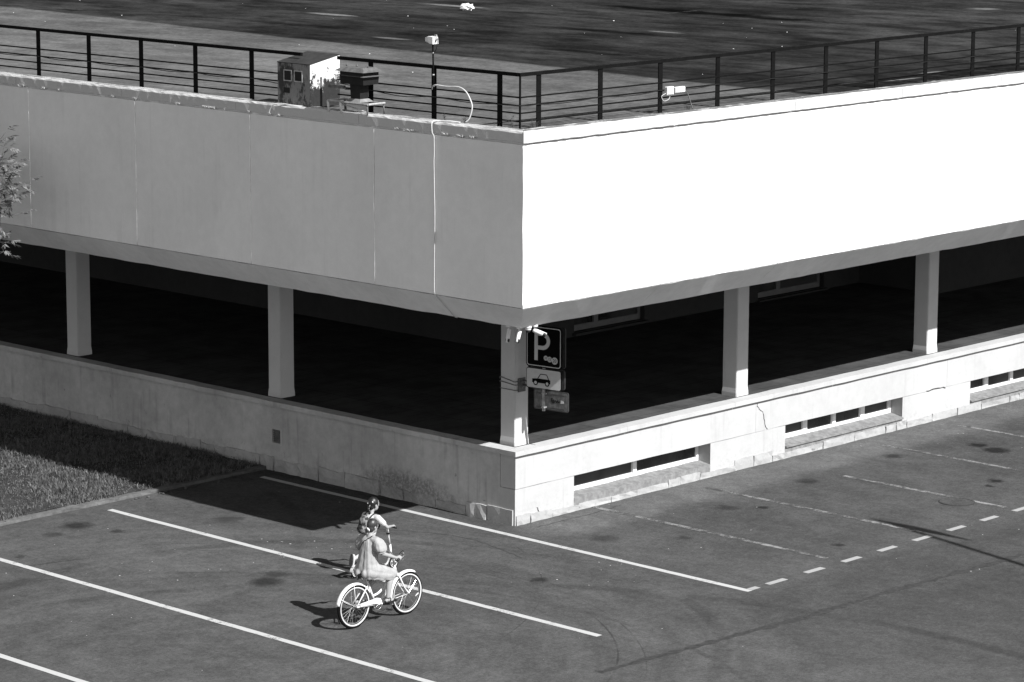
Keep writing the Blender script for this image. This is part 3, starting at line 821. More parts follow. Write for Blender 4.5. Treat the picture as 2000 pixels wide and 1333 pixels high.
# floodlight on its pole
FL = thing('floodlight', 'small white floodlight box on a thin black pole tied to the railing', 'floodlight', (-2.2, -.26, 7.6))
tube('pole', [(-2.20, -.235, 7.62), (-2.20, -.225, 8.02), (-2.20, -.215, 8.42)], .014, 'rail', FL, 8)
hb = mk('housing', [(-2.26, -.27, 8.41), (-2.13, -.27, 8.41), (-2.13, -.18, 8.42), (-2.26, -.18, 8.42), (-2.255, -.265, 8.525), (-2.135, -.265, 8.525), (-2.135, -.14, 8.53), (-2.255, -.14, 8.53)], BF, 'white_plastic', FL)
mk('visor', [(-2.255, -.18, 8.425), (-2.135, -.18, 8.425), (-2.14, -.09, 8.45), (-2.25, -.09, 8.45), (-2.255, -.14, 8.527), (-2.135, -.14, 8.527), (-2.14, -.09, 8.51), (-2.25, -.09, 8.51)], BF, 'white_plastic', FL)
tube('yoke', [(-2.2, -.27, 8.44), (-2.2, -.31, 8.50), (-2.2, -.30, 8.56), (-2.2, -.25, 8.55)], .01, 'steel', FL, 6)
tube('lead', smoothpath([(-2.21, -.33, 8.5), (-2.22, -.32, 8.35), (-2.215, -.25, 8.25), (-2.215, -.235, 8.1)], 4), .006, 'cable_black', FL, 5)
for z in (8.25, 7.9, 7.72): tube('tie', [(-2.2, -.235 + (z - 7.62) * .025, z), (-2.2, -.235 + (z - 7.62) * .025, z + .025)], .018, 'steel', FL, 8)
pts = smoothpath([(-2.2, -.20, 7.68), (-2.21, -.27, 7.75), (-2.2, -.52, 7.745), (-2.2, -.80, 7.755), (-2.2, -.95, 7.70), (-2.2, -1.04, 7.60), (-2.2, -1.10, 7.46), (-2.22, -1.06, 7.28), (-2.25, -1.0, 7.21)], 6)
tag(tube('white_cable', pts, .011, 'cable_white', None, 8), 'thick white cable looping from the floodlight pole down to the roof edge', 'cable')
pts = smoothpath([(-2.42, -1.05, 7.225), (-2.5, -.90, 7.24), (-2.58, -.74, 7.24), (-2.66, -.68, 7.235), (-2.695, -.68, 7.19), (-2.69, -.685, 7.05), (-2.655, -.69, 6.98), (-2.648, -.69, 6.7)], 6)
pts += [Vector((-2.648 + .003 * mnoise.noise(Vector((zz * 2, 0, 0))), -.69 + .022 * mnoise.noise(Vector((zz * .8, 4, 0))), zz)) for zz in np.linspace(6.6, 4.48, 22)]
pts += [Vector((-2.63, -.69, 4.42)), Vector((-2.4, -.69, 4.205)), Vector((-2.17, -.69, 4.0)), Vector((-2.12, -.69, 3.985))]
tag(tube('white_cable', pts, [.010] * 37 + [.007] * (len(pts) - 37), 'cable_white', None, 8), 'white cable running over the coping and straight down the shaded fascia', 'cable')
pts = smoothpath([(-2.5, 2.55, 7.215), (-2.58, 2.7, 7.225), (-2.63, 2.95, 7.24), (-2.68, 3.08, 7.22), (-2.692, 3.16, 7.13), (-2.688, 3.19, 7.06)], 6)
tag(tube('white_cable', pts, .011, 'cable_white', None, 8), 'short white cable lying over the coping in front of the rusty cabinet', 'cable')
# junction boxes on the right railing
J = thing('junction_box', 'white square junction box with cable loops on the right hand railing', 'junction box', (1.38, -2.14, 7.54))
box('case', (1.30, 1.47, -2.20, -2.13, 7.47, 7.61), 'white_plastic', J, .008)
box('cover', (1.315, 1.455, -2.21, -2.201, 7.485, 7.595), 'white_plastic', J, .004)
tube('lead', smoothpath([(1.3, -2.16, 7.5), (1.2, -2.16, 7.46), (1.26, -2.16, 7.38), (1.38, -2.16, 7.4), (1.42, -2.16, 7.47)], 5), .005, 'cable_white', J, 6)
J = thing('junction_box', 'narrow white junction box with a cable dropping to the roof, on the railing', 'junction box', (1.65, -2.14, 7.52))
box('case', (1.52, 1.77, -2.19, -2.13, 7.49, 7.59), 'white_plastic', J, .008)
box('cover', (1.53, 1.76, -2.198, -2.191, 7.5, 7.58), 'white_plastic', J, .003)
tube('lead', smoothpath([(1.77, -2.16, 7.52), (1.86, -2.16, 7.46), (1.9, -2.18, 7.35), (1.93, -2.22, 7.2)], 5), .009, 'steel_dark', J, 6)
# weeds in the roof joints
def weed(loc, hgt, n_, label, seed, group='weeds on the roof edge'):
    r2 = random.Random(seed)
    W = thing('weed', label, 'plant', loc, group)
    st = MB(); lf = MB()
    for k in range(n_):
        a = r2.uniform(0, 6.28); l = hgt * r2.uniform(.5, 1.1); tx = math.cos(a) * l * r2.uniform(.2, .6); ty = math.sin(a) * l * r2.uniform(.2, .6)
        bx, by = loc[0] + r2.uniform(-.05, .05), loc[1] + r2.uniform(-.05, .05)
        top = Vector((bx + tx, by + ty, loc[2] + l))
        st.tube([(bx, by, loc[2]), (bx + tx * .4, by + ty * .4, loc[2] + l * .6), top], [.003, .002, .001], 4)
        for q in range(7):
            u = r2.uniform(.25, 1); p = Vector((bx + tx * u, by + ty * u, loc[2] + l * u)); b2 = r2.uniform(0, 6.28); d = Vector((math.cos(b2), math.sin(b2), r2.uniform(-.2, .6))) * r2.uniform(.025, .05)
            sd = Vector((-d.y, d.x, 0)).normalized() * .008
            lf.add([p, p + d * .5 + sd, p + d, p + d * .5 - sd], [(0, 1, 2, 3)])
    st.build('stem', 'weed', W); lf.build('foliage', 'weed', W)
weed((-2.2, -1.98, 7.18), .2, 9, 'leafy weed growing against the corner post of the roof railing', 1)
weed((-2.18, -1.66, 7.18), .13, 8, 'small weed at the foot of the railing post left of the corner', 2)
weed((-1.85, -2.13, 7.18), .12, 12, 'low weed spreading between the corner post and the first right post', 3)
weed((-2.2, -.95, 7.18), .17, 6, 'thin weed beside the lower end of the looping white cable', 4)
weed((-2.2, -.5, 7.18), .15, 4, 'wispy weed between the floodlight pole and the white cable', 5)
weed((-2.47, 2.42, 7.18), .14, 14, 'weed growing at the foot of the peeling cabinet side', 6)
weed((1.9, -2.15, 7.18), .1, 8, 'dark weed tuft below the narrow junction box', 7)
for k, (wx, wy, wh, lab) in enumerate([(-.7, 7.0, .32, 'tall leafy weed in the shaded grass next to the wall foot'), (-1.5, 6.75, .26, 'leafy weed in the shaded grass right behind the kerb'), (-1.6, 7.7, .24, 'weed in the middle of the shaded grass strip')]):
    weed((wx, wy, .055), wh, 12, lab, 60 + k, 'weeds in the shaded lawn')
# litter on the roof and the lot
def scraps(name, spots, mat, z, label, smin, smax, seed, flat=.3):
    r2 = random.Random(seed); mb = MB()
    for (px, py) in spots:
        s_ = r2.uniform(smin, smax); a = r2.uniform(0, 6.28); k = r2.randint(4, 6)
        v = []
        for i in range(k): v.append((px + s_ * r2.uniform(.5, 1) * math.cos(a + i * 6.28 / k), py + s_ * r2.uniform(.5, 1) * math.sin(a + i * 6.28 / k), z + r2.uniform(.001, s_ * flat)))
        v.append((px, py, z + s_ * flat * 1.4)); v.append((px, py, z))
        f = [(i, (i + 1) % k, k) for i in range(k)] + [((i + 1) % k, i, k + 1) for i in range(k)]
        mb.add(v, f)
    o = mb.build(name, mat); structure(o, 'stuff'); o['label'] = label
    return o
r3 = random.Random(5)
scraps('roof_litter', [(r3.uniform(3, 30), r3.uniform(0, 27)) for _ in range(80)], 'accessory', 7.166, 'pale scraps scattered over the flat roof', .01, .03, 3, .3)
scraps('ground_litter', [(r3.uniform(-12, 12), r3.uniform(-8, 6)) for _ in range(110)] + [(r3.gauss(-3.6, .9), r3.gauss(1.6, .5)) for _ in range(25)] + [(r3.gauss(-6.3, 1.2), r3.gauss(2.2, .8)) for _ in range(14)] + [(r3.gauss(-.7, .6), r3.gauss(-3.1, .4)) for _ in range(14)], 'grit', .001, 'pale grit and paper scraps on the asphalt', .005, .022, 4, .15)
gl = [(r3.uniform(-3.4, -.4), 6.25 - abs(r3.gauss(0, .12))) for _ in range(60)]
scraps('fallen_leaves', gl, 'dark_leaf', .001, 'dry fallen leaves lying along the kerb', .02, .05, 6, .5)
bag = MB(); r4 = random.Random(11)
bm = bmesh.new(); bmesh.ops.create_icosphere(bm, subdivisions=3, radius=1)
for v_ in bm.verts:
    nn = 1 + .35 * mnoise.noise(v_.co * 2.2) + .2 * mnoise.noise(v_.co * 5)
    v_.co = Vector((15.17 + v_.co.x * .12 * nn, 15.93 + v_.co.y * .18 * nn, 7.24 + v_.co.z * .09 * nn))
me = bpy.data.meshes.new('plastic_bag'); bm.to_mesh(me); bm.free(); me.materials.append(M['accessory'])
tag(link(bpy.data.objects.new('plastic_bag', me)), 'crumpled white plastic bag lying far back on the roof', 'bag')

# ------------------------------------------------------------------ security cameras under the soffit corner
def sec_cam(base, direction, label, L_=.17, r=.034):
    T = thing('security_camera', label, 'camera', base, 'cameras under the overhang corner')
    b = Vector(base); d = Vector(direction).normalized()
    tube('mount', [b + Vector((0, 0, .01)), b + Vector((0, 0, -.02)), b + Vector((0, 0, -.03))], [.055, .055, .03], 'white_plastic', T, 12)
    tube('arm', [b + Vector((0, 0, -.02)), b + Vector((0, 0, -.075)), b + Vector((0, 0, -.085)) + d * .03], .014, 'white_plastic', T, 8)
    c0 = b + Vector((0, 0, -.085))
    body = tube('body', [c0 - d * .03, c0 - d * .02, c0 + d * L_, c0 + d * (L_ + .004)], [r * .6, r, r, r * .9], 'white_plastic', T, 14)
    tube('lens', [c0 + d * (L_ - .035), c0 + d * (L_ + .012)], r * 1.03, 'black', body, 14)
    up = (Vector((0, 0, 1)) - d * d.z).normalized(); tube('visor', [c0 + up * r * .55 + d * .02, c0 + up * r * .55 + d * (L_ + .022)], r * .62, 'white_plastic', body, 10)
sec_cam((-2.10, -1.83, 3.995), (-.35, -.1, -1.0), 'white security camera pointing down, leftmost under the overhang corner')
sec_cam((-2.09, -2.05, 3.995), (-.75, -.35, -.95), 'white security camera aimed at the lot, directly below the overhang corner point')
T = thing('security_camera', 'stubby white dome camera partly over the parking sign top, third from the left', 'camera', (-1.95, -2.11, 4.0), 'cameras under the overhang corner')
b = Vector((-1.95, -2.11, 3.995))
tube('mount', [b, b + Vector((0, 0, -.03))], [.06, .055], 'white_plastic', T, 14)
body = tube('body', [b + Vector((0, 0, -.03)), b + Vector((0, 0, -.055))], [.05, .048], 'white_plastic', T, 14)
tube('dome', [b + Vector((0, 0, -.055)), b + Vector((0, 0, -.085)), b + Vector((0, 0, -.105))], [.043, .036, .01], 'black', T, 14)
sec_cam((-1.80, -2.11, 3.995), (.75, -.55, -.42), 'white security camera pointing right in front of the parking sign', .18)

# ------------------------------------------------------------------ sign post on the corner column
SP = thing('parking_sign', 'parking sign with car plate below, bracketed to the corner column', 'sign', (.47, -.22, 2.0))
tube('pole', [(.47, -.22, 1.98), (.47, -.22, 3.42)], .028, 'steel', SP, 12)
arm = MB(); arm.tube([(.44, .22, 2.38), (.47, -.20, 2.36)], .022, 8); arm.tube([(.44, .22, 2.46), (.47, -.20, 2.40)], .014, 8)
arm.build('bracket_arm', 'steel_dark', SP, True)
box('clamp_plate', (.33, .50, .235, .262, 2.26, 2.50), 'steel_dark', SP)
for z, dz in ((2.46, -.05), (2.40, -.03), (2.30, 0)):
    mb = MB()
    mb.tube([(.40, .255, z - .02), (.27, .258, z + dz * .3), (.258, .27, z + dz * .3), (.255, .61, z - dz * .8), (.27, .625, z)], .008, 6)
    mb.build('strap', 'steel_dark', SP, True)
ang8 = R(8)
Uv = Vector((math.sin(ang8), -math.cos(ang8), 0)); Nv = Vector((-math.cos(ang8), -math.sin(ang8), 0)); Zv = Vector((0, 0, 1))
def panel(c, wd, hg, th, rad, name, mat, parent, inset=0, seg=5):
    """rounded plate; c centre of its front face"""
    pr = []
    w2, h2 = wd / 2 - inset, hg / 2 - inset; r = max(rad - inset, .004)
    for (sx, sy, a0) in ((1, 1, 0), (-1, 1, 90), (-1, -1, 180), (1, -1, 270)):
        for k in range(seg):
            a = R(a0 + 90 * k / (seg - 1)); pr.append((sx * (w2 - r) + r * math.cos(a), sy * (h2 - r) + r * math.sin(a)))
    n = len(pr); c = Vector(c)
    vs = [c + Uv * a + Zv * b for a, b in pr] + [c + Uv * a + Zv * b - Nv * th for a, b in pr]
    fs = [tuple(range(n)), tuple(range(2 * n - 1, n - 1, -1))] + [(i, i + n, (i + 1) % n + n, (i + 1) % n) for i in range(n)]
    return fixn(mk(name, vs, fs, mat, parent))
def flat(c, polys, name, mat, parent, th=.002):
    mb = MB(); c = Vector(c)
    for pr in polys:
        n = len(pr)
        vs = [c + Uv * a + Zv * b + Nv * th for a, b in pr] + [c + Uv * a + Zv * b for a, b in pr]
        mb.add(vs, [tuple(range(n)), tuple(range(2 * n - 1, n - 1, -1))] + [(i, i + n, (i + 1) % n + n, (i + 1) % n) for i in range(n)])
    return fixn(mb.build(name, mat, parent))
def circ(cx, cy, r, n=20): return [(cx + r * math.cos(6.2832 * k / n), cy + r * math.sin(6.2832 * k / n)) for k in range(n)]
def stroke(pts, wd):
    out = []
    for (a, b), (c, d) in zip(pts[:-1], pts[1:]):
        L_ = math.hypot(c - a, d - b); nx, ny = -(d - b) / L_ * wd / 2, (c - a) / L_ * wd / 2
        out.append([(a + nx, b + ny), (c + nx, d + ny), (c - nx, d - ny), (a - nx, b - ny)])
    return out
def text(s, size, c, name, mat, parent, squeeze=1.0):
    cu = bpy.data.curves.new('t', 'FONT'); cu.body = s; cu.size = size; cu.align_x = 'CENTER'; cu.align_y = 'CENTER'; cu.extrude = .0008
    o = bpy.data.objects.new('t', cu); COL.objects.link(o)
    me = evaluated(o); bpy.data.objects.remove(o)
    c = Vector(c)
    for v_ in me.vertices: v_.co = c + Uv * v_.co.x * squeeze + Zv * v_.co.y + Nv * v_.co.z
    me.materials.append(M[mat]); o = bpy.data.objects.new(name, me)
    return link(o, parent)
base = Vector((.47, -.25, 0))
fr = base + Nv * .045
bk = base - Nv * .045
def P3(c, u, z): return Vector(c) + Uv * u + Zv * z
# front P panel
pc = fr + Zv * 3.10
pp = panel(pc, .74, .72, .018, .06, 'sign_panel', 'sign_dark', SP)
panel(pc + Nv * .003, .70, .68, .002, .05, 'border', 'sign_white', pp)
panel(pc + Nv * .005, .67, .65, .0015, .04, 'field', 'sign_dark', pp)
pb = pc + Nv * .006
bowl = []
cx, cy, ro, ri = -.03, .105, .155, .085
n = 18
outer = [(cx + 0 + ro * math.cos(R(90 - 180 * k / n)) * 1.05, cy + ro * math.sin(R(90 - 180 * k / n))) for k in range(n + 1)]
inner = [(cx + ri * math.cos(R(90 - 180 * k / n)) * 1.1, cy + ri * math.sin(R(90 - 180 * k / n))) for k in range(n + 1)]
polys = [[outer[k], outer[k + 1], inner[k + 1], inner[k]] for k in range(n)]
polys += [[(-.19, .26), (-.03, .26), (-.03, .19), (-.19, .19)], [(-.12, .02), (-.03, .02), (-.03, -.05), (-.12, -.05)], [(-.19, .19), (-.12, .19), (-.12, -.24), (-.19, -.24)]]
flat(pb, polys, 'letter', 'sign_white', pp)
for k, (u, zc, r, s) in enumerate([(.045, -.185, .042, '10'), (.125, -.2, .048, '15'), (.23, -.215, .062, '20')]):
    flat(pb + Nv * (.0005 * k), [circ(u, zc, r)], 'coin', 'sign_white', pp)
    text(s, r * 1.35, P3(pb + Nv * (.0035 + .0005 * k), u, zc), 'numeral', 'sign_dark', pp, .9)
# rear P panel (faces the other way)
panel(bk + Zv * 3.10 - Nv * .02, .74, .72, .018, .06, 'sign_panel', 'sign_back', SP)
# car plate
cc = fr + Zv * 2.545
cp = panel(cc, .72, .35, .018, .04, 'sign_panel', 'sign_dark', SP)
panel(cc + Nv * .003, .70, .33, .002, .035, 'field', 'sign_white', cp)
cb_ = cc + Nv * .004
car = [[(-.235, -.075), (-.235, -.01), (-.12, .005), (-.055, .085), (.07, .085), (.11, .0), (.135, -.005), (.14, -.075)]]
flat(cb_, [[(-.235, -.075), (-.235, -.012), (-.12, .0), (.11, .0), (.14, -.01), (.14, -.075)]], 'car_symbol', 'sign_dark', cp)
flat(cb_, stroke([(-.12, .0), (-.06, .08), (.065, .08), (.105, .0)], .014), 'car_roof', 'sign_dark', cp)
for u in (-.165, .075):
    flat(cb_ + Nv * .0004, [circ(u, -.075, .048)], 'wheel_symbol', 'sign_dark', cp); flat(cb_ + Nv * .0010, [circ(u, -.075, .028)], 'wheel_symbol', 'sign_white', cp)
panel(bk + Zv * 2.545 - Nv * .02, .72, .35, .018, .04, 'sign_panel', 'sign_back', SP)
# lowest plate, seen from behind
lc = base - Nv * .05 + Zv * 2.165 + Uv * .09
lp = panel(lc, .72, .35, .014, .04, 'sign_panel', 'sign_back', SP)
panel(lc + Nv * .004, .68, .31, .003, .03, 'pressed_back', 'steel_dark', lp)
for z in (.12, -.12): box('clip', (.44, .52, -.25, -.19, 2.165 + z - .012, 2.165 + z + .012), 'steel', SP)
for zz in (.11, -.13): flat(lc + Nv * .005, [[(-.3, zz - .012), (.28, zz - .012), (.28, zz + .012), (-.3, zz + .012)]], 'rib', 'sign_back', lp)
gp = lc + Nv * .0055 + Uv * .06
flat(gp, stroke([(-.03, .05), (-.05, .02), (-.03, -.02), (0, -.03), (.015, 0), (-.02, .02)], .03) + stroke([(.03, .02), (.06, -.02), (.08, .02), (.1, -.02), (.13, .01)], .022), 'graffiti', 'black', lp)
flat(gp, [[(.14, -.03), (.21, -.02), (.2, .02), (.15, .03)]], 'sticker', 'sign_white', lp)

# ------------------------------------------------------------------ bicycle
BY = -2.65
BK = thing('bicycle', 'white step-through cruiser bicycle with mudguards, ridden across the lot', 'bicycle', (-5.78, BY, 0))
RA, FA = Vector((-6.345, BY, .335)), Vector((-5.235, BY, .335))
def circle_pts(c, r, n=40, a0=0, a1=360, close=True):
    m = n if close else n + 1
    return [Vector((c.x + r * math.cos(R(a0 + (a1 - a0) * k / n)), c.y, c.z + r * math.sin(R(a0 + (a1 - a0) * k / n)))) for k in range(m)]
def wheel(c, name, rot):
    Wh = tube(name, circle_pts(c, .266), .009, 'steel_dark', BK, 6, True)
    tube('tyre', circle_pts(c, .311), .026, 'tyre', Wh, 10, True)
    for s in (-1, 1):
        n = 40; vs = []; fs = []
        for k in range(n):
            a = R(360 * k / n + rot)
            for r, yo in ((.277, .019), (.290, .0252), (.303, .0262), (.290, .010)): vs.append((c.x + r * math.cos(a), c.y + s * yo, c.z + r * math.sin(a)))
        for k in range(n):
            l = (k + 1) % n
            for i in range(4): fs.append((4 * k + i, 4 * l + i, 4 * l + (i + 1) % 4, 4 * k + (i + 1) % 4))
        fixn(mk('sidewall', vs, fs, 'whitewall', Wh, True))
    tube('hub', [c + Vector((0, -.045, 0)), c + Vector((0, .045, 0))], .02, 'steel_dark', Wh, 10)
    sp = MB()
    for k in range(28):
        a = R(360 * k / 28 + rot); b = a + (1 if k % 4 < 2 else -1) * .9; s = -.03 if k % 2 else .03
        sp.tube([(c.x + .022 * math.cos(b), c.y + s, c.z + .022 * math.sin(b)), (c.x + .262 * math.cos(a), c.y, c.z + .262 * math.sin(a))], .0019, 4)
    sp.build('spokes', 'chrome', Wh)
    a = R(-25 + rot); p = c + Vector((.2 * math.cos(a), -.01, .2 * math.sin(a))); q = c + Vector((.25 * math.cos(a + .25), -.01, .25 * math.sin(a + .25)))
    tube('reflector', [p, q], .009, 'white_plastic', Wh, 5)
wheel(RA, 'rear_wheel', 5); wheel(FA, 'front_wheel', 0)
BBk = Vector((-5.90, BY, .295)); SCl = Vector((-6.055, BY, .63)); HT = Vector((-5.50, BY, .83)); HB = Vector((-5.455, BY, .68))
fm = MB()
fm.tube([BBk, SCl + Vector((-.02, 0, .06))], .019, 10)
fm.tube([HT, HB], .023, 10)
fm.tube(smoothpath([BBk, BBk + Vector((.13, 0, .04)), BBk + Vector((.28, 0, .20)), HB + Vector((0, 0, .03))], 6), .021, 10)
fm.tube(smoothpath([BBk + Vector((-.055, 0, .13)), BBk + Vector((.1, 0, .17)), BBk + Vector((.26, 0, .32)), HT + Vector((.01, 0, -.04))], 6), .018, 10)
for s in (-.06, .06):
    fm.tube([RA + Vector((0, s, 0)), BBk + Vector((-.04, s * .7, 0))], .0105, 8)
    fm.tube([RA + Vector((0, s, 0)), SCl + Vector((-.02, s * .5, 0))], .0095, 8)
fm.build('frame', 'bike_paint', BK, True)
fk = MB()
for s in (-.055, .055): fk.tube(smoothpath([HB + Vector((0, s * .8, .0)), HB + Vector((.06, s, -.115)), HB + Vector((.13, s, -.235)), FA + Vector((0, s, 0))], 5), [.014] * 5 + [.013] * 5 + [.010] * 6, 8)
fk.tube([HB + Vector((0, -.05, 0)), HB + Vector((0, .05, 0))], .02, 8)
fk.build('fork', 'bike_paint', BK, True)
def fender(c, r, a0, a1, name, stay):
    n = 22; vs = []; fs = []
    prof = [(-.038, -.022), (-.03, -.004), (0, .006), (.03, -.004), (.038, -.022)]
    for k in range(n + 1):
        a = R(a0 + (a1 - a0) * k / n)
        for o_, dr in prof: vs.append((c.x + (r + dr) * math.cos(a), c.y + o_, c.z + (r + dr) * math.sin(a)))
        for o_, dr in prof[::-1]: vs.append((c.x + (r + dr - .004) * math.cos(a), c.y + o_ * .95, c.z + (r + dr - .004) * math.sin(a)))
    for k in range(n):
        for i in range(10): fs.append((10 * k + i, 10 * k + (i + 1) % 10, 10 * k + 10 + (i + 1) % 10, 10 * k + 10 + i))
    fs += [tuple(range(10)), tuple(10 * n + i for i in range(10))]
    f = fixn(mk(name, vs, fs, 'bike_paint', BK, True))
    for s in (-.05, .05):
        for sa in stay:
            a = R(sa); tube('stay', [c + Vector((0, s, 0)), c + Vector(((r - .02) * math.cos(a), s * .7, (r - .02) * math.sin(a)))], .004, 'bike_paint', f, 5)
fender(RA, .362, 28, 168, 'rear_mudguard', (95, 150))
fender(FA, .362, 62, 200, 'front_mudguard', (185,))
# chain guard, crank, pedals
cg = MB(); gy = BY - .066
pr = [(-6.28, .375), (-6.0, .395), (-5.93, .405), (-5.86, .385), (-5.83, .33), (-5.85, .30), (-5.93, .315), (-6.0, .325), (-6.28, .335)]
n = len(pr)
cg.add([(a, gy - .012, b) for a, b in pr] + [(a, gy + .004, b) for a, b in pr], [tuple(range(n)), tuple(range(2 * n - 1, n - 1, -1))] + [(i, i + n, (i + 1) % n + n, (i + 1) % n) for i in range(n)])
fixn(cg.build('chain_guard', 'bike_paint', BK))
cr = fixn(mk('chainring', [(a, gy - .02 + (c_ > .0) * .004, b) for a, b, c_ in [(0, 0, 0)]], [], 'chrome', BK)) if False else None
ringp = [Vector((BBk.x + .085 * math.cos(R(12 * k)), gy + .008, BBk.z + .085 * math.sin(R(12 * k)))) for k in range(30)]
CRk = tube('chainring', ringp, .006, 'chrome', BK, 6, True)
for k in range(5):
    a = R(72 * k); tube('spider_arm', [Vector((BBk.x, gy + .006, BBk.z)), Vector((BBk.x + .083 * math.cos(a), gy + .008, BBk.z + .083 * math.sin(a)))], .006, 'chrome', CRk, 5)
PR = Vector((-5.735, BY - .15, .305)); PL = Vector((-6.062, BY + .15, .285))
tube('crank', [Vector((BBk.x, gy - .02, BBk.z)), Vector((PR.x, gy - .03, PR.z))], .011, 'chrome', BK, 8)
tube('crank', [Vector((BBk.x, BY + .066, BBk.z)), Vector((PL.x, BY + .085, PL.z))], .011, 'chrome', BK, 8)
box('pedal', (PR.x - .045, PR.x + .045, BY - .195, BY - .105, PR.z - .012, PR.z + .012), 'black', BK, .004)
box('pedal', (PL.x - .045, PL.x + .045, BY + .105, BY + .195, PL.z - .012, PL.z + .012), 'black', BK, .004)
tube('axle', [Vector((BBk.x, gy - .025, BBk.z)), Vector((BBk.x, BY + .07, BBk.z))], .018, 'chrome', BK, 8)
# saddle
tube('seat_post', [SCl + Vector((-.02, 0, .03)), Vector((-6.10, BY, .775))], .0125, 'chrome', BK, 8)
sv = []; sf = []
for i, (xx, hw, zz) in enumerate([(-6.23, .05, .79), (-6.21, .10, .795), (-6.15, .115, .79), (-6.07, .085, .78), (-5.99, .04, .775), (-5.92, .024, .77), (-5.91, .012, .765)]):
    for a in range(10):
        an = 6.2832 * a / 10; sv.append((xx, BY + hw * math.cos(an), zz + (.028 if math.sin(an) > 0 else .045) * math.sin(an)))
for i in range(6):
    for a in range(10): sf.append((10 * i + a, 10 * i + (a + 1) % 10, 10 * i + 10 + (a + 1) % 10, 10 * i + 10 + a))
sf += [tuple(range(10)), tuple(60 + a for a in range(10))]
sd = fixn(mk('saddle', sv, sf, 'black', BK, True))
for s in (-.05, .05):
    tube('spring', [(-6.22, BY + s, .775), (-6.215, BY + s, .72)], .016, 'steel_dark', sd, 8)
# bars
tube('stem', smoothpath([HT, HT + Vector((-.015, 0, .1)), HT + Vector((.015, 0, .13))], 4), .012, 'chrome', BK, 8)
hbp = []
for s in (1, -1):
    arm_ = [Vector((-5.49, BY, .955)), Vector((-5.455, BY - s * .12, .995)), Vector((-5.50, BY - s * .22, 1.02)), Vector((-5.60, BY - s * .275, 1.01)), Vector((-5.70, BY - s * .29, .99))]
    pth = smoothpath(arm_, 5)
    hbp = pth[::-1] + hbp[1:] if s == 1 else hbp + pth[1:]
tube('handlebar', hbp, .011, 'chrome', BK, 8)
GR = Vector((-5.655, BY - .284, 1.0)); GL = Vector((-5.655, BY + .284, 1.0))
for s in (1, -1): tube('grip', [Vector((-5.61, BY - s * .277, 1.008)), Vector((-5.725, BY - s * .292, .986))], .017, 'black', BK, 10)
for s in (1, -1): tube('brake_lever', [Vector((-5.56, BY - s * .26, 1.01)), Vector((-5.56, BY - s * .30, .99)), Vector((-5.64, BY - s * .315, .98))], .005, 'steel_dark', BK, 5)
tube('brake_cable', smoothpath([Vector((-5.56, BY - .26, 1.01)), Vector((-5.42, BY - .12, 1.06)), Vector((-5.40, BY, .95)), Vector((-5.44, BY, .75))], 5), .004, 'cable_black', BK, 5)
tube('bell', [Vector((-5.50, BY - .2, 1.03)), Vector((-5.50, BY - .2, 1.05)), Vector((-5.50, BY - .2, 1.065))], [.022, .02, .006], 'steel_dark', BK, 10)

# ------------------------------------------------------------------ people
def sphere_geo(c, r, rot=(0, 0, 0), u=16, v=10):
    c = Vector(c); E_ = Euler(rot).to_matrix(); vs = []; fs = []
    vs.append(c + E_ @ Vector((0, 0, r[2])))
    for i in range(1, v):
        th = math.pi * i / v
        for k in range(u):
            ph = 2 * math.pi * k / u
            vs.append(c + E_ @ Vector((r[0] * math.sin(th) * math.cos(ph), r[1] * math.sin(th) * math.sin(ph), r[2] * math.cos(th))))
    vs.append(c + E_ @ Vector((0, 0, -r[2])))
    for k in range(u): fs.append((0, 1 + k, 1 + (k + 1) % u))
    for i in range(v - 2):
        for k in range(u):
            a = 1 + i * u; l = (k + 1) % u
            fs.append((a + k, a + u + k, a + u + l, a + l))
    last = len(vs) - 1; a = 1 + (v - 2) * u
    for k in range(u): fs.append((a + k, last, a + (k + 1) % u))
    return vs, fs
def limb(mb, pts, rs):
    """tapered chain with round joints"""
    for (a, ra), (b_, rb) in zip(zip(pts[:-1], rs[:-1]), zip(pts[1:], rs[1:])):
        a = Vector(a); b_ = Vector(b_)
        mb.add(*tube_geo([a, a.lerp(b_, .33), a.lerp(b_, .67), b_], [ra, ra + (rb - ra) * .33, ra + (rb - ra) * .67, rb], 12))
        mb.add(*sphere_geo(a, (ra,) * 3, u=12, v=8)); mb.add(*sphere_geo(b_, (rb,) * 3, u=12, v=8))
def fuse(mb, name, mat, parent, voxel=.008, smooth=4, wrinkle=None):
    """one continuous skin round everything collected"""
    o = mb.build(name + '_raw', None)
    fixn(o)
    m = o.modifiers.new('r', 'REMESH'); m.mode = 'VOXEL'; m.voxel_size = voxel
    s = o.modifiers.new('s', 'SMOOTH'); s.factor = .5; s.iterations = smooth
    me = evaluated(o)
    old = o.data; bpy.data.objects.remove(o); bpy.data.meshes.remove(old)
    if wrinkle:
        nv = len(me.vertices); nor = [v_.normal.copy() for v_ in me.vertices]
        for v_, n_ in zip(me.vertices, nor): v_.co = v_.co + n_ * wrinkle(v_.co)
    me.polygons.foreach_set('use_smooth', [True] * len(me.polygons))
    me.name = name; me.materials.clear(); me.materials.append(M[mat])
    o = bpy.data.objects.new(name, me)
    return link(o, parent)
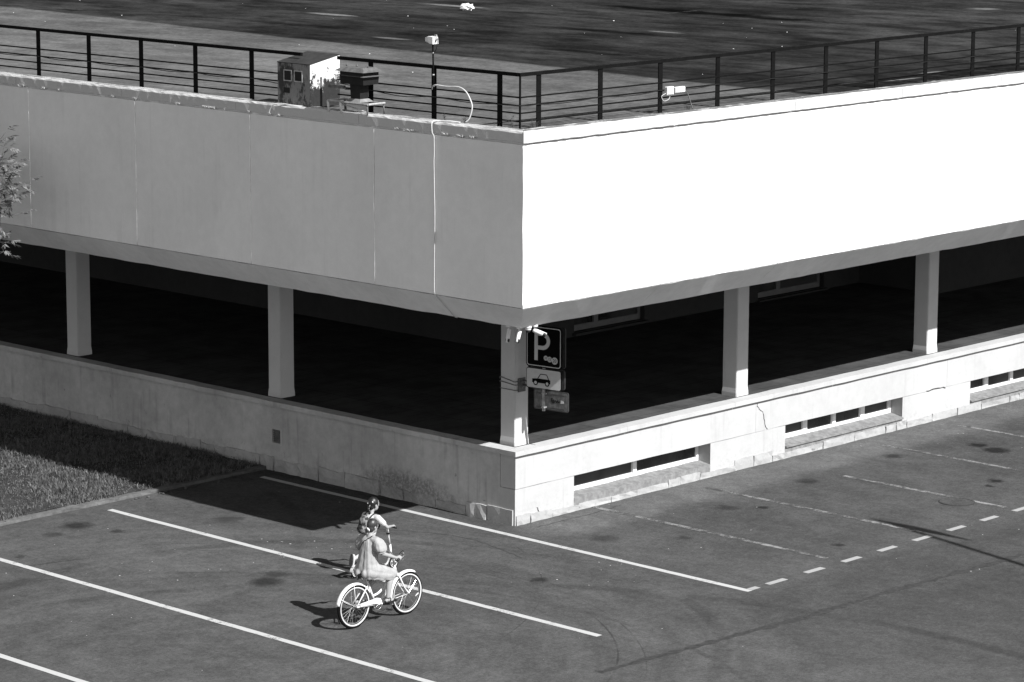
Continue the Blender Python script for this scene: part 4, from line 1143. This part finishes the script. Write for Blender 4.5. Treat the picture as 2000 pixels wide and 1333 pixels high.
def hand(mb, wrist, grip, axis, side, k=1.0):
    """palm by the grip, four fingers curled round it, thumb from the palm's side. axis: along the grip (little finger -> thumb)"""
    wrist = Vector(wrist); g = Vector(grip); ax = Vector(axis).normalized()
    up = Vector((0, 0, 1))
    back = (wrist - g); back = (back - ax * back.dot(ax)).normalized() if back.length > 1e-4 else up
    out = ax.cross(back).normalized()
    palm = g + up * .024 * k + back * .012
    limb(mb, [wrist, palm], [.02 * k, .024 * k])
    for i, (o_, ln) in enumerate([(-.030, .85), (-.010, 1.0), (.010, 1.05), (.028, .95)]):
        b0 = palm + ax * o_ * k
        fw = -back if abs(back.z) < .8 else out
        p1 = g + ax * o_ * k + up * .026 * k + fw * .012 * k * ln; p2 = g + ax * o_ * k + fw * .028 * k * ln + up * .004; p3 = g + ax * o_ * k + fw * .016 * k - up * .02 * k * ln
        limb(mb, [b0, p1, p2, p3], [.0095 * k, .009 * k, .0085 * k, .0075 * k])
    t0 = palm + ax * .03 * k; limb(mb, [t0 - up * .004, t0 + ax * .022 * k - up * .018 * k, t0 + ax * .028 * k - up * .036 * k], [.011 * k, .0095 * k, .008 * k])
def head_geo(mb, c, fwd, s=1.0, pitch_=0.0):
    """skull, jaw, nose, lips, ears; fwd unit vector on the ground plane"""
    c = Vector(c); f = Vector(fwd).normalized(); l = Vector((-f.y, f.x, 0)); up = (Vector((0, 0, 1)) + f * pitch_).normalized(); f = (f - up * f.dot(up)).normalized()
    yw = math.atan2(f.y, f.x); rot = (0, 0, yw)
    mb.add(*sphere_geo(c + up * .02 * s, (.092 * s, .074 * s, .095 * s), rot))
    mb.add(*sphere_geo(c + f * .02 * s - up * .05 * s, (.066 * s, .056 * s, .066 * s), rot))
    mb.add(*sphere_geo(c + f * .045 * s - up * .088 * s, (.03 * s, .03 * s, .022 * s), rot))
    limb(mb, [c + f * .083 * s + up * .005 * s, c + f * .102 * s - up * .028 * s], [.008 * s, .0125 * s])
    mb.add(*sphere_geo(c + f * .084 * s - up * .058 * s, (.010 * s, .022 * s, .007 * s), rot)); mb.add(*sphere_geo(c + f * .081 * s - up * .070 * s, (.010 * s, .019 * s, .007 * s), rot))
    for sgn in (-1, 1):
        mb.add(*sphere_geo(c + l * sgn * .077 * s - f * .008 * s - up * .018 * s, (.017 * s, .009 * s, .028 * s), rot))
        mb.add(*sphere_geo(c + f * .078 * s + l * sgn * .03 * s + up * .017 * s, (.01 * s, .02 * s, .007 * s), rot))
    return c, f, l, up

# --- rider
RD = thing('person', 'girl in a pale puff-sleeved dress riding the white bicycle', 'person', (-6.08, BY, .8))
f = Vector((1, 0, 0))
HIP = Vector((-6.07, BY, .90)); CH = Vector((-6.02, BY, 1.20)); NK = Vector((-6.0, BY, 1.385)); HD = Vector((-5.945, BY, 1.515))
mb = MB()
mb.add(*sphere_geo(HIP, (.12, .145, .11)))
mb.add(*sphere_geo(HIP.lerp(CH, .5), (.088, .115, .14), (0, .28, 0)))
mb.add(*sphere_geo(CH, (.092, .14, .14), (0, .25, 0)))
limb(mb, [CH + Vector((0, 0, .08)), NK, HD + Vector((-.015, 0, -.06))], [.06, .044, .042])
SHR = Vector((-6.01, BY - .15, 1.33)); SHL = Vector((-6.01, BY + .15, 1.33))
limb(mb, [NK - Vector((0, 0, .04)), SHR], [.05, .045]); limb(mb, [NK - Vector((0, 0, .04)), SHL], [.05, .045])
ELR = Vector((-5.985, BY - .255, 1.135)); ELL = Vector((-5.985, BY + .255, 1.135))
WRR = GR + Vector((-.085, -.012, .035)); WRL = GL + Vector((-.085, .012, .035))
limb(mb, [SHR, ELR, WRR], [.042, .036, .024]); limb(mb, [SHL, ELL, WRL], [.042, .036, .024])
hand(mb, WRR, GR, (.55, .25, .1), -1); hand(mb, WRL, GL, (.55, -.25, .1), 1)
KNR = Vector((-5.66, BY - .115, .74)); ANR = Vector((-5.775, BY - .15, .405))
KNL = Vector((-5.74, BY + .115, .685)); ANL = Vector((-6.11, BY + .15, .39))
limb(mb, [HIP + Vector((.02, -.08, -.02)), KNR], [.088, .058]); limb(mb, [HIP + Vector((.02, .08, -.02)), KNL], [.088, .058])
for K_, A_ in ((KNR, ANR), (KNL, ANL)):
    m_ = K_.lerp(A_, .35) + Vector((-.018, 0, 0)); limb(mb, [K_, m_, A_], [.052, .054, .032])
    limb(mb, [A_, A_ + Vector((.0, 0, -.045)), A_ + Vector((.075, 0, -.062)), A_ + Vector((.13, 0, -.07))], [.032, .033, .028, .022])
    limb(mb, [A_ + Vector((0, 0, -.03)), A_ + Vector((-.04, 0, -.055))], [.032, .026])
hc, hf, hl, hu = head_geo(mb, HD, (1, -.05, 0), .95, .12)
body = fuse(mb, 'body', 'skin', RD, .0075, 3)
for s in (-1, 1): mk('eye', *sphere_geo(hc + hf * .083 + hl * s * .031 + hu * .004, (.011, .011, .008)), 'black', RD, True)
# hair
mb = MB()
mb.add(*sphere_geo(hc + hu * .026 - hf * .012, (.093, .078, .095), (0, 0, math.atan2(hf.y, hf.x))))
mb.add(*sphere_geo(hc - hf * .045 - hu * .035, (.05, .068, .07)))
mb.add(*sphere_geo(hc - hf * .105 - hu * .06, (.034, .034, .036)))
limb(mb, [hc - hf * .10 - hu * .06, hc - hf * .13 - hu * .12], [.028, .014])
h_ = fuse(mb, 'hair', 'hair_mid', RD, .007, 3)
bm = bmesh.new(); bm.from_mesh(h_.data)      # open the face
bmesh.ops.delete(bm, geom=[v_ for v_ in bm.verts if (v_.co - hc).dot(hf) > .052 and (v_.co - hc).dot(hu) < .062 or ((v_.co - hc).dot(hf) > -.005 and (v_.co - hc).dot(hu) < -.012)], context='VERTS')
bm.to_mesh(h_.data); bm.free()
tube('hair_tie', [hc - hf * .085 - hu * .05, hc - hf * .098 - hu * .058], .036, 'accessory', h_, 10)
# dress
def wr(co):
    an = math.atan2(co.y - BY, co.x + 6.05)
    amt = .017 if co.z < 1.15 else .009
    return amt * mnoise.noise(Vector((an * 3.2, co.z * .7, 3))) + .006 * mnoise.noise(Vector((co.x * 10, co.y * 10, co.z * 8 + co.x * 6))) + (.007 * mnoise.noise(Vector((co.x * 38, co.y * 38, co.z * 9))) if abs(co.y - BY) > .165 and co.z > 1.1 else .004 * mnoise.noise(Vector((co.x * 24, co.y * 24, co.z * 10))))
mb = MB()
# loose A-line cut: shoulders straight down to the saddle
for u in np.linspace(0, 1, 28):
    c_ = Vector((-6.02, BY, 1.26)).lerp(Vector((-6.065, BY, .86)), u)
    mb.add(*sphere_geo(c_, (.104 + .040 * u, .145 + .045 * u, .10), (0, .12, 0)))
limb(mb, [NK - Vector((.005, 0, .065)), SHR + Vector((0, -.005, -.015))], [.065, .062]); limb(mb, [NK - Vector((.005, 0, .065)), SHL + Vector((0, .005, -.015))], [.065, .062])
for S_, E__ in ((SHR, ELR), (SHL, ELL)):
    mid_ = S_.lerp(E__, .42)
    for u in np.linspace(0, 1, 9): mb.add(*sphere_geo(S_.lerp(E__, .28 + .42 * u) + Vector((.004, 0, .012 * (1 - u))), (.088 + .014 * math.sin(u * 2.6), .078 + .014 * math.sin(u * 2.6), .07 - .012 * u), (0, 0, 0)))
# skirt over the lap and hanging at the sides
for yo, kx, kz in ((-.115, -5.64, .745), (0, -5.74, .77), (.115, -5.72, .70)):
    limb(mb, [HIP + Vector((.0, yo * .8, -.01)), Vector((kx, BY + yo, kz))], [.112, .082])
for sgn in (-1, 1):
    limb(mb, [HIP + Vector((-.05, sgn * .12, -.07)), Vector((-5.86, BY + sgn * .14, .765)), Vector((-5.70, BY + sgn * .13, .735))], [.085, .07, .07])
    limb(mb, [HIP + Vector((-.10, sgn * .07, -.08)), HIP + Vector((.1, sgn * .13, -.13))], [.07, .055])
    limb(mb, [Vector((-6.15, BY + sgn * .13, .77)), Vector((-5.92, BY + sgn * .165, .715)), Vector((-5.68, BY + sgn * .15, .675))], [.035, .032, .032])
    limb(mb, [Vector((-6.10, BY + sgn * .15, .80)), Vector((-5.88, BY + sgn * .17, .745)), Vector((-5.66, BY + sgn * .155, .71))], [.04, .038, .036])
dr = fuse(mb, 'dress', 'dress', RD, .010, 5, wr)
bm = bmesh.new(); bm.from_mesh(dr.data)      # neckline and hem openings
bmesh.ops.delete(bm, geom=[v_ for v_ in bm.verts if (v_.co - NK).length < .058 or v_.co.x > -5.575], context='VERTS')
bm.to_mesh(dr.data); bm.free()
for E__, S_ in ((ELR, SHR), (ELL, SHL)):
    c_ = S_.lerp(E__, .86)
    tube('sleeve_hem', [c_ + Vector((.062 * math.cos(R(20 * k)), .056 * math.sin(R(20 * k)), .012 * math.cos(R(20 * k)))) for k in range(18)], .008, 'dress', dr, 6, True)
# narrow bag strap across the back
sp_ = smoothpath([(-6.0, BY - .075, 1.41), (-6.085, BY - .05, 1.375), (-6.14, BY + .03, 1.30), (-6.15, BY + .10, 1.21), (-6.125, BY + .16, 1.12), (-6.05, BY + .19, 1.05)], 6)
st_ = tube('bag_strap', sp_, .009, 'black', RD, 6)
sw = st_.modifiers.new('w', 'SHRINKWRAP'); sw.target = dr; sw.wrap_method = 'NEAREST_SURFACEPOINT'; sw.wrap_mode = 'OUTSIDE_SURFACE'; sw.offset = .004
# shoes
for A_ in (ANR, ANL):
    mb = MB()
    limb(mb, [A_ + Vector((-.04, 0, -.072)), A_ + Vector((.03, 0, -.076)), A_ + Vector((.145, 0, -.080))], [.034, .036, .032])
    sh = fuse(mb, 'shoe', 'shoe', RD, .007, 2)
    bm = bmesh.new(); bm.from_mesh(sh.data)
    for v_ in bm.verts:
        if v_.co.z < A_.z - .092: v_.co.z = A_.z - .092
        if A_.x - .055 < v_.co.x < A_.x + .085 and v_.co.z > A_.z - .068: v_.co.z = A_.z - .068
    bm.to_mesh(sh.data); bm.free()
    tube('strap', [A_ + Vector((.018, .037, -.06)), A_ + Vector((.03, .034, -.028)), A_ + Vector((.04, 0, -.016)), A_ + Vector((.03, -.034, -.028)), A_ + Vector((.018, -.037, -.06))], .007, 'shoe', sh, 6)
    tube('ankle_strap', [A_ + Vector((.035 * math.cos(R(30 * k)), .035 * math.sin(R(30 * k)), -.012)) for k in range(12)], .006, 'shoe', sh, 6, True)

# --- scooter
SY = -.55
SCT = thing('kick_scooter', 'pale two-wheeled kick scooter with large wheels, behind the bicycle', 'scooter', (-3.9, SY, 0))
def swheel(c, name):
    Wh = tube(name, circle_pts(c, .088, 28), .012, 'tyre', SCT, 8, True)
    tube('rim', circle_pts(c, .072, 28), .008, 'whitewall', Wh, 8, True)
    tube('hub', [c + Vector((0, -.02, 0)), c + Vector((0, .02, 0))], .016, 'white_plastic', Wh, 8)
    for k in range(5):
        a = R(72 * k + 10); tube('spoke', [c, c + Vector((.07 * math.cos(a), 0, .07 * math.sin(a)))], .008, 'whitewall', Wh, 6)
SR, SF = Vector((-4.30, SY, .1)), Vector((-3.45, SY, .1))
swheel(SR, 'rear_wheel'); swheel(SF, 'front_wheel')
dk = box('deck', (-4.17, -3.66, SY - .055, SY + .055, .088, .118), 'steel', SCT, .008)
box('grip_tape', (-4.15, -3.68, SY - .045, SY + .045, .1155, .118), 'black', dk)
mb = MB()
for s in (-.03, .03): mb.tube([(-4.18, SY + s, .1), (-4.30, SY + s, .1)], .011, 6)
mb.tube(smoothpath([(-3.67, SY, .1), (-3.60, SY, .12), (-3.54, SY, .24), (-3.53, SY, .30)], 4), .02, 8)
mb.build('frame', 'steel', SCT, True)
n = 10; vs = []; fs = []
for k in range(n + 1):
    a = R(70 + 100 * k / n)
    for yo in (-.025, .025):
        for r_ in (.108, .113): vs.append((SR.x + r_ * math.cos(a), SY + yo, SR.z + r_ * math.sin(a)))
for k in range(n):
    for (p, q) in ((0, 1), (1, 3), (3, 2), (2, 0)): fs.append((4 * k + p, 4 * k + q, 4 * k + 4 + q, 4 * k + 4 + p))
fixn(mk('rear_mudguard', vs, fs, 'white_plastic', SCT))
mb = MB()
for s in (-.025, .025): mb.tube([(SF.x, SY + s, SF.z), (-3.51, SY + s, .235)], .009, 6)
mb.tube([(-3.51, SY - .03, .235), (-3.51, SY + .03, .235)], .014, 6); mb.tube([(-3.51, SY, .22), (-3.535, SY, .42)], .02, 8)
mb.build('fork', 'white_plastic', SCT, True)
tube('steering_tube', [(-3.535, SY, .40), (-3.60, SY, .74)], .0165, 'whitewall', SCT, 10)
tube('clamp', [(-3.573, SY, .60), (-3.577, SY, .62)], .03, 'black', SCT, 10)
tube('handlebar', [(-3.60, SY - .21, .745), (-3.60, SY + .21, .745)], .012, 'black', SCT, 8)
for s in (-1, 1): tube('grip', [(-3.60, SY + s * .12, .745), (-3.60, SY + s * .215, .745)], .017, 'black', SCT, 8)

# --- scooter rider
KD = thing('person', 'child with a dark braid and backpack on a kick scooter, one foot kicked back', 'person', (-3.95, SY, .118))
HIP = Vector((-4.02, SY, .63)); CH = Vector((-3.97, SY, .875)); NK = Vector((-3.945, SY, 1.015)); HD = Vector((-3.895, SY, 1.15))
mb = MB()
mb.add(*sphere_geo(HIP, (.088, .10, .08)))
mb.add(*sphere_geo(HIP.lerp(CH, .5), (.07, .088, .11), (0, .2, 0)))
mb.add(*sphere_geo(CH, (.082, .13, .125), (0, .18, 0)))
limb(mb, [CH + Vector((0, 0, .06)), NK, HD + Vector((-.012, 0, -.05))], [.045, .036, .036])
SHR = Vector((-3.945, SY - .145, .955)); SHL = Vector((-3.945, SY + .145, .955))
limb(mb, [NK - Vector((0, 0, .03)), SHR], [.04, .036]); limb(mb, [NK - Vector((0, 0, .03)), SHL], [.04, .036])
GR2 = Vector((-3.60, SY - .165, .745)); GL2 = Vector((-3.60, SY + .165, .745))
ELR = Vector((-3.82, SY - .235, .795)); ELL = Vector((-3.82, SY + .235, .795))
limb(mb, [SHR, ELR, GR2 + Vector((-.06, -.005, .03))], [.034, .029, .02]); limb(mb, [SHL, ELL, GL2 + Vector((-.06, .005, .03))], [.034, .029, .02])
hand(mb, GR2 + Vector((-.06, -.005, .03)), GR2, (0, 1, 0), -1, .85); hand(mb, GL2 + Vector((-.06, .005, .03)), GL2, (0, -1, 0), 1, .85)
KNL = Vector((-3.90, SY + .045, .36)); ANL = Vector((-3.94, SY + .01, .175))
KNR = Vector((-4.09, SY - .07, .375)); ANR = Vector((-4.385, SY - .06, .355))
limb(mb, [HIP + Vector((.0, .05, -.02)), KNL, KNL.lerp(ANL, .35) + Vector((-.012, 0, 0)), ANL], [.068, .045, .043, .028])
limb(mb, [HIP + Vector((.0, -.05, -.02)), KNR, KNR.lerp(ANR, .35) + Vector((0, 0, .01)), ANR], [.068, .045, .043, .028])
limb(mb, [ANL, ANL + Vector((.03, 0, -.03)), ANL + Vector((.11, 0, -.035))], [.026, .024, .018])
limb(mb, [ANR, ANR + Vector((-.03, 0, -.03)), ANR + Vector((-.045, 0, -.11))], [.026, .024, .018])
hc, hf, hl, hu = head_geo(mb, HD, (1, -.12, 0), .98, .05)
fuse(mb, 'body', 'skin', KD, .0065, 3)
for s in (-1, 1): mk('eye', *sphere_geo(hc + hf * .08 + hl * s * .03 + hu * .004, (.011, .011, .008)), 'black', KD, True)
mb = MB()
mb.add(*sphere_geo(hc + hu * .026 - hf * .012, (.096, .080, .098), (0, 0, math.atan2(hf.y, hf.x))))
mb.add(*sphere_geo(hc - hf * .05 - hu * .03, (.046, .062, .06)))
h_ = fuse(mb, 'hair', 'hair_dark', KD, .007, 3)
bm = bmesh.new(); bm.from_mesh(h_.data)
bmesh.ops.delete(bm, geom=[v_ for v_ in bm.verts if (v_.co - hc).dot(hf) > .048 and (v_.co - hc).dot(hu) < .062 or ((v_.co - hc).dot(hf) > -.005 and (v_.co - hc).dot(hu) < -.012)], context='VERTS')
bm.to_mesh(h_.data); bm.free()
mb = MB()
bp = smoothpath([hc - hf * .085 - hu * .02, hc - hf * .11 - hu * .07 - hl * .01, hc - hf * .09 - hu * .13 - hl * .02, hc - hf * .10 - hu * .20 - hl * .03], 4)
for i, p in enumerate(bp): mb.add(*sphere_geo(p + hl * (.008 if i % 2 else -.008), (.023 - .0006 * i,) * 3, u=10, v=7))
fuse(mb, 'braid', 'hair_dark', h_, .006, 2)
for q in (hc - hf * .088 - hu * .01 - hl * .02, hc - hf * .07 + hu * .05 - hl * .06, hc - hf * .1 + hu * .02 + hl * .02): mk('hair_bobble', *sphere_geo(q, (.012,) * 3, u=8, v=6), 'accessory', h_, True)
# shirt
def wr2(co): return .006 * mnoise.noise(Vector((co.x * 16, co.y * 16, co.z * 7)))
mb = MB()
mb.add(*sphere_geo(CH + Vector((-.004, 0, .005)), (.098, .148, .14), (0, .18, 0)))
mb.add(*sphere_geo(HIP.lerp(CH, .45), (.104, .138, .16), (0, .2, 0)))
limb(mb, [HIP + Vector((0, -.02, .02)), HIP + Vector((0, .02, .02))], [.105, .105])
for S_, E__ in ((SHR, ELR), (SHL, ELL)): limb(mb, [NK - Vector((0, 0, .06)), S_ + Vector((0, 0, -.005)), S_.lerp(E__, .6)], [.055, .056, .052])
dr2 = fuse(mb, 'shirt', 'shirt', KD, .008, 4, wr2)
bm = bmesh.new(); bm.from_mesh(dr2.data)
bmesh.ops.delete(bm, geom=[v_ for v_ in bm.verts if (v_.co - NK).length < .045], context='VERTS'); bm.to_mesh(dr2.data); bm.free()
# shorts / leggings
mb = MB()
mb.add(*sphere_geo(HIP, (.1, .115, .085)))
limb(mb, [HIP + Vector((.0, .05, -.02)), KNL, KNL.lerp(ANL, .35) + Vector((-.012, 0, 0)), ANL.lerp(KNL, .15)], [.08, .055, .052, .036]); limb(mb, [HIP + Vector((.0, -.05, -.02)), KNR, KNR.lerp(ANR, .35) + Vector((0, 0, .01)), ANR.lerp(KNR, .15)], [.08, .055, .052, .036])
fuse(mb, 'leggings', 'leggings', KD, .008, 3, wr2)
# sneakers
for A_, toe in ((ANL, Vector((1, 0, -.12))), (ANR, Vector((-.16, 0, -1)))):
    toe = toe.normalized(); dn = (Vector((0, 0, -1)) if abs(toe.z) < .5 else Vector((-1, 0, .16))).normalized()
    heel = A_ + dn * .032 - toe * .035
    mb = MB(); limb(mb, [heel, heel + toe * .08, heel + toe * .165], [.034, .036, .032]); limb(mb, [A_, heel + toe * .03], [.036, .034])
    sn = fuse(mb, 'shoe', 'sneaker', KD, .007, 2)
    so = MB(); side = Vector((0, 1, 0)); pr = []
    for k in range(16):
        a = 6.2832 * k / 16; pr.append(heel + toe * (.066 + .108 * math.cos(a)) + side * (.040 * math.sin(a) * (1 + .15 * math.cos(a))))
    so.add([p + dn * .022 for p in pr] + [p + dn * .042 for p in pr], [tuple(range(16)), tuple(range(31, 15, -1))] + [(i, (i + 1) % 16, (i + 1) % 16 + 16, i + 16) for i in range(16)])
    fixn(so.build('sole', 'sole', sn))
# backpack worn on the back: a thing of its own
BP = thing('backpack', 'small dark patterned backpack worn by the child on the scooter', 'backpack', (-4.10, SY, .76))
mb = MB()
mb.add(*sphere_geo((-4.115, SY, .855), (.068, .11, .15), (0, .12, 0)))
mb.add(*sphere_geo((-4.13, SY, .79), (.075, .115, .095), (0, .1, 0)))
pk = fuse(mb, 'main_bag', 'pack', BP, .008, 3, lambda co: .006 * mnoise.noise(co * 22))
mb = MB(); mb.add(*sphere_geo((-4.19, SY, .785), (.03, .085, .065), (0, .1, 0))); fuse(mb, 'front_pocket', 'pack', BP, .007, 2)
tube('top_loop', smoothpath([(-4.08, SY - .025, .99), (-4.09, SY - .02, 1.02), (-4.09, SY + .02, 1.02), (-4.08, SY + .025, .99)], 4), .006, 'black', BP, 6)
for s in (-1, 1): tube('shoulder_strap', smoothpath([(-4.05, SY + s * .07, .96), (-3.97, SY + s * .082, 1.015), (-3.885, SY + s * .09, .985), (-3.858, SY + s * .095, .89), (-3.90, SY + s * .12, .78), (-4.04, SY + s * .13, .74)], 4), .011, 'black', BP, 6)

# ------------------------------------------------------------------ tree at the left
TR = thing('young_tree', 'leafy young tree at the left edge, its branch tips in front of the shaded fascia', 'tree', (-4.6, 13.5, .08))
tr = MB(); lf = MB(); r5 = random.Random(21)
tp = [Vector((-4.6, 13.5, .0)), Vector((-4.58, 13.47, 1.6)), Vector((-4.62, 13.51, 3.6)), Vector((-4.56, 13.45, 5.6)), Vector((-4.6, 13.51, 7.6)), Vector((-4.58, 13.47, 9.2))]
tr.tube(smoothpath(tp, 4), [.13 - .0055 * i for i in range(21)], 9)
def leaflet(p, d, ln, up):
    sd = d.cross(up).normalized() * ln * .19
    droop = -up * ln * .16
    lf.add([p, p + d * ln * .3 + sd * .9, p + d * ln * .62 + sd * .75 + droop * .5, p + d * ln + droop, p + d * ln * .62 - sd * .75 + droop * .5, p + d * ln * .3 - sd * .9], [(0, 1, 2, 3), (0, 3, 4, 5)])
def compound(p, d):
    """pinnate leaf: stalk with paired narrow leaflets"""
    up = (Vector((0, 0, 1)) + Vector((r5.uniform(-.5, .5), r5.uniform(-.5, .5), 0))).normalized()
    d = d.normalized(); L_ = r5.uniform(.10, .18)
    for i in range(3):
        q = p + d * L_ * (.35 + .3 * i)
        s_ = d.cross(up).normalized()
        for sg in (-1, 1):
            dd = (d * .75 + s_ * sg * .7 + Vector((r5.uniform(-.2, .2), r5.uniform(-.2, .2), r5.uniform(-.35, .1)))).normalized()
            leaflet(q, dd, r5.uniform(.08, .13), up)
    leaflet(p + d * L_, (d + Vector((0, 0, -.2))).normalized(), r5.uniform(.09, .14), up)
def branch(a, b_, r0, dens, tipdens=1.0, from_u=.35):
    a = Vector(a); b_ = Vector(b_); m_ = a.lerp(b_, .5) + Vector((0, 0, (b_ - a).length * .10))
    P = smoothpath([a, m_, b_], 8)
    tr.tube(P, [r0 * (1 - .85 * i / (len(P) - 1)) for i in range(len(P))], 6)
    k = int(dens * .40 * (b_ - a).length)
    for _ in range(k):
        u = from_u + (1 - from_u) * math.sqrt(r5.random()); p = P[min(int(u * (len(P) - 1)), len(P) - 1)]
        off = Vector((r5.gauss(0, .12), r5.gauss(0, .12), r5.gauss(0, .10)))
        d = (off.normalized() + (b_ - a).normalized() * .7 + Vector((0, 0, -.15))).normalized()
        tr.tube([p, p + off], [.004, .002], 4)
        compound(p + off, d)
# unseen general crown, widened to block sky over the far left wall
for k in range(150):
    z = r5.uniform(2.6, 9.2); a = r5.uniform(0, 6.2832); rr = 2.1 * math.sqrt(max(.1, 1 - ((z - 5.6) / 4.0) ** 2)) * r5.uniform(.65, 1.0)
    st0 = Vector((-4.59, 13.48, z - r5.uniform(.4, 1.2)))
    branch(st0, st0 + Vector((math.cos(a) * rr, math.sin(a) * rr, r5.uniform(.1, .8))), .02, 26)
# longer limbs towards the lot
for tip, st_z, dn in [((-3.5, 9.42, 6.12), 4.6, 17), ((-3.5, 9.28, 5.85), 4.5, 22), ((-3.55, 9.15, 5.62), 4.4, 24), ((-3.5, 8.82, 5.42), 4.2, 18), ((-3.5, 8.95, 5.22), 4.1, 20), ((-3.55, 9.35, 5.0), 4.0, 22), ((-3.5, 9.05, 4.83), 3.9, 16), ((-3.5, 9.22, 4.32), 3.4, 12), ((-3.5, 9.3, 4.14), 3.2, 11), ((-3.6, 9.6, 5.5), 4.3, 26), ((-3.6, 9.7, 5.9), 4.6, 24)]:
    branch((-4.59, 13.46, st_z - .6), tip, .022, dn * .62, from_u=.66)
tr.build('trunk', 'bark', TR, True)
crown = lf.build('crown', 'leaf', TR)

# ------------------------------------------------------------------ street lamp outside the frame whose shadow crosses the lot
SL = thing('street_lamp', 'street lamp on a bent arm whose shadow crosses the dashed line', 'street lamp', (3.10, -17.25, 0))
tube('pole', smoothpath([(3.10, -17.25, 0), (3.10, -17.25, 3), (3.10, -17.25, 5.6), (3.24, -17.15, 6.25), (3.58, -16.69, 6.95)], 5), [.09] * 10 + [.07] * 11, 'steel_dark', SL, 10)
tube('arm', [(3.58, -16.69, 6.95), (3.90, -16.06, 7.6), (4.64, -14.61, 9.1)], .06, 'steel_dark', SL, 8)
tube('lamp_head', [(4.65, -15.55, 8.5), (4.664, -15.30, 8.66), (4.678, -15.05, 8.82), (4.692, -14.80, 8.98), (4.706, -14.55, 9.14), (4.72, -14.29, 9.3)], [.02, .06, .11, .11, .06, .02], 'steel_dark', SL, 10)
tube('bracket', [(4.55, -14.79, 8.92), (4.76, -14.8, 8.97)], .04, 'steel_dark', SL, 8)

# tidy helper properties
for o in bpy.data.objects:
    if '_w' in o: del o['_w']
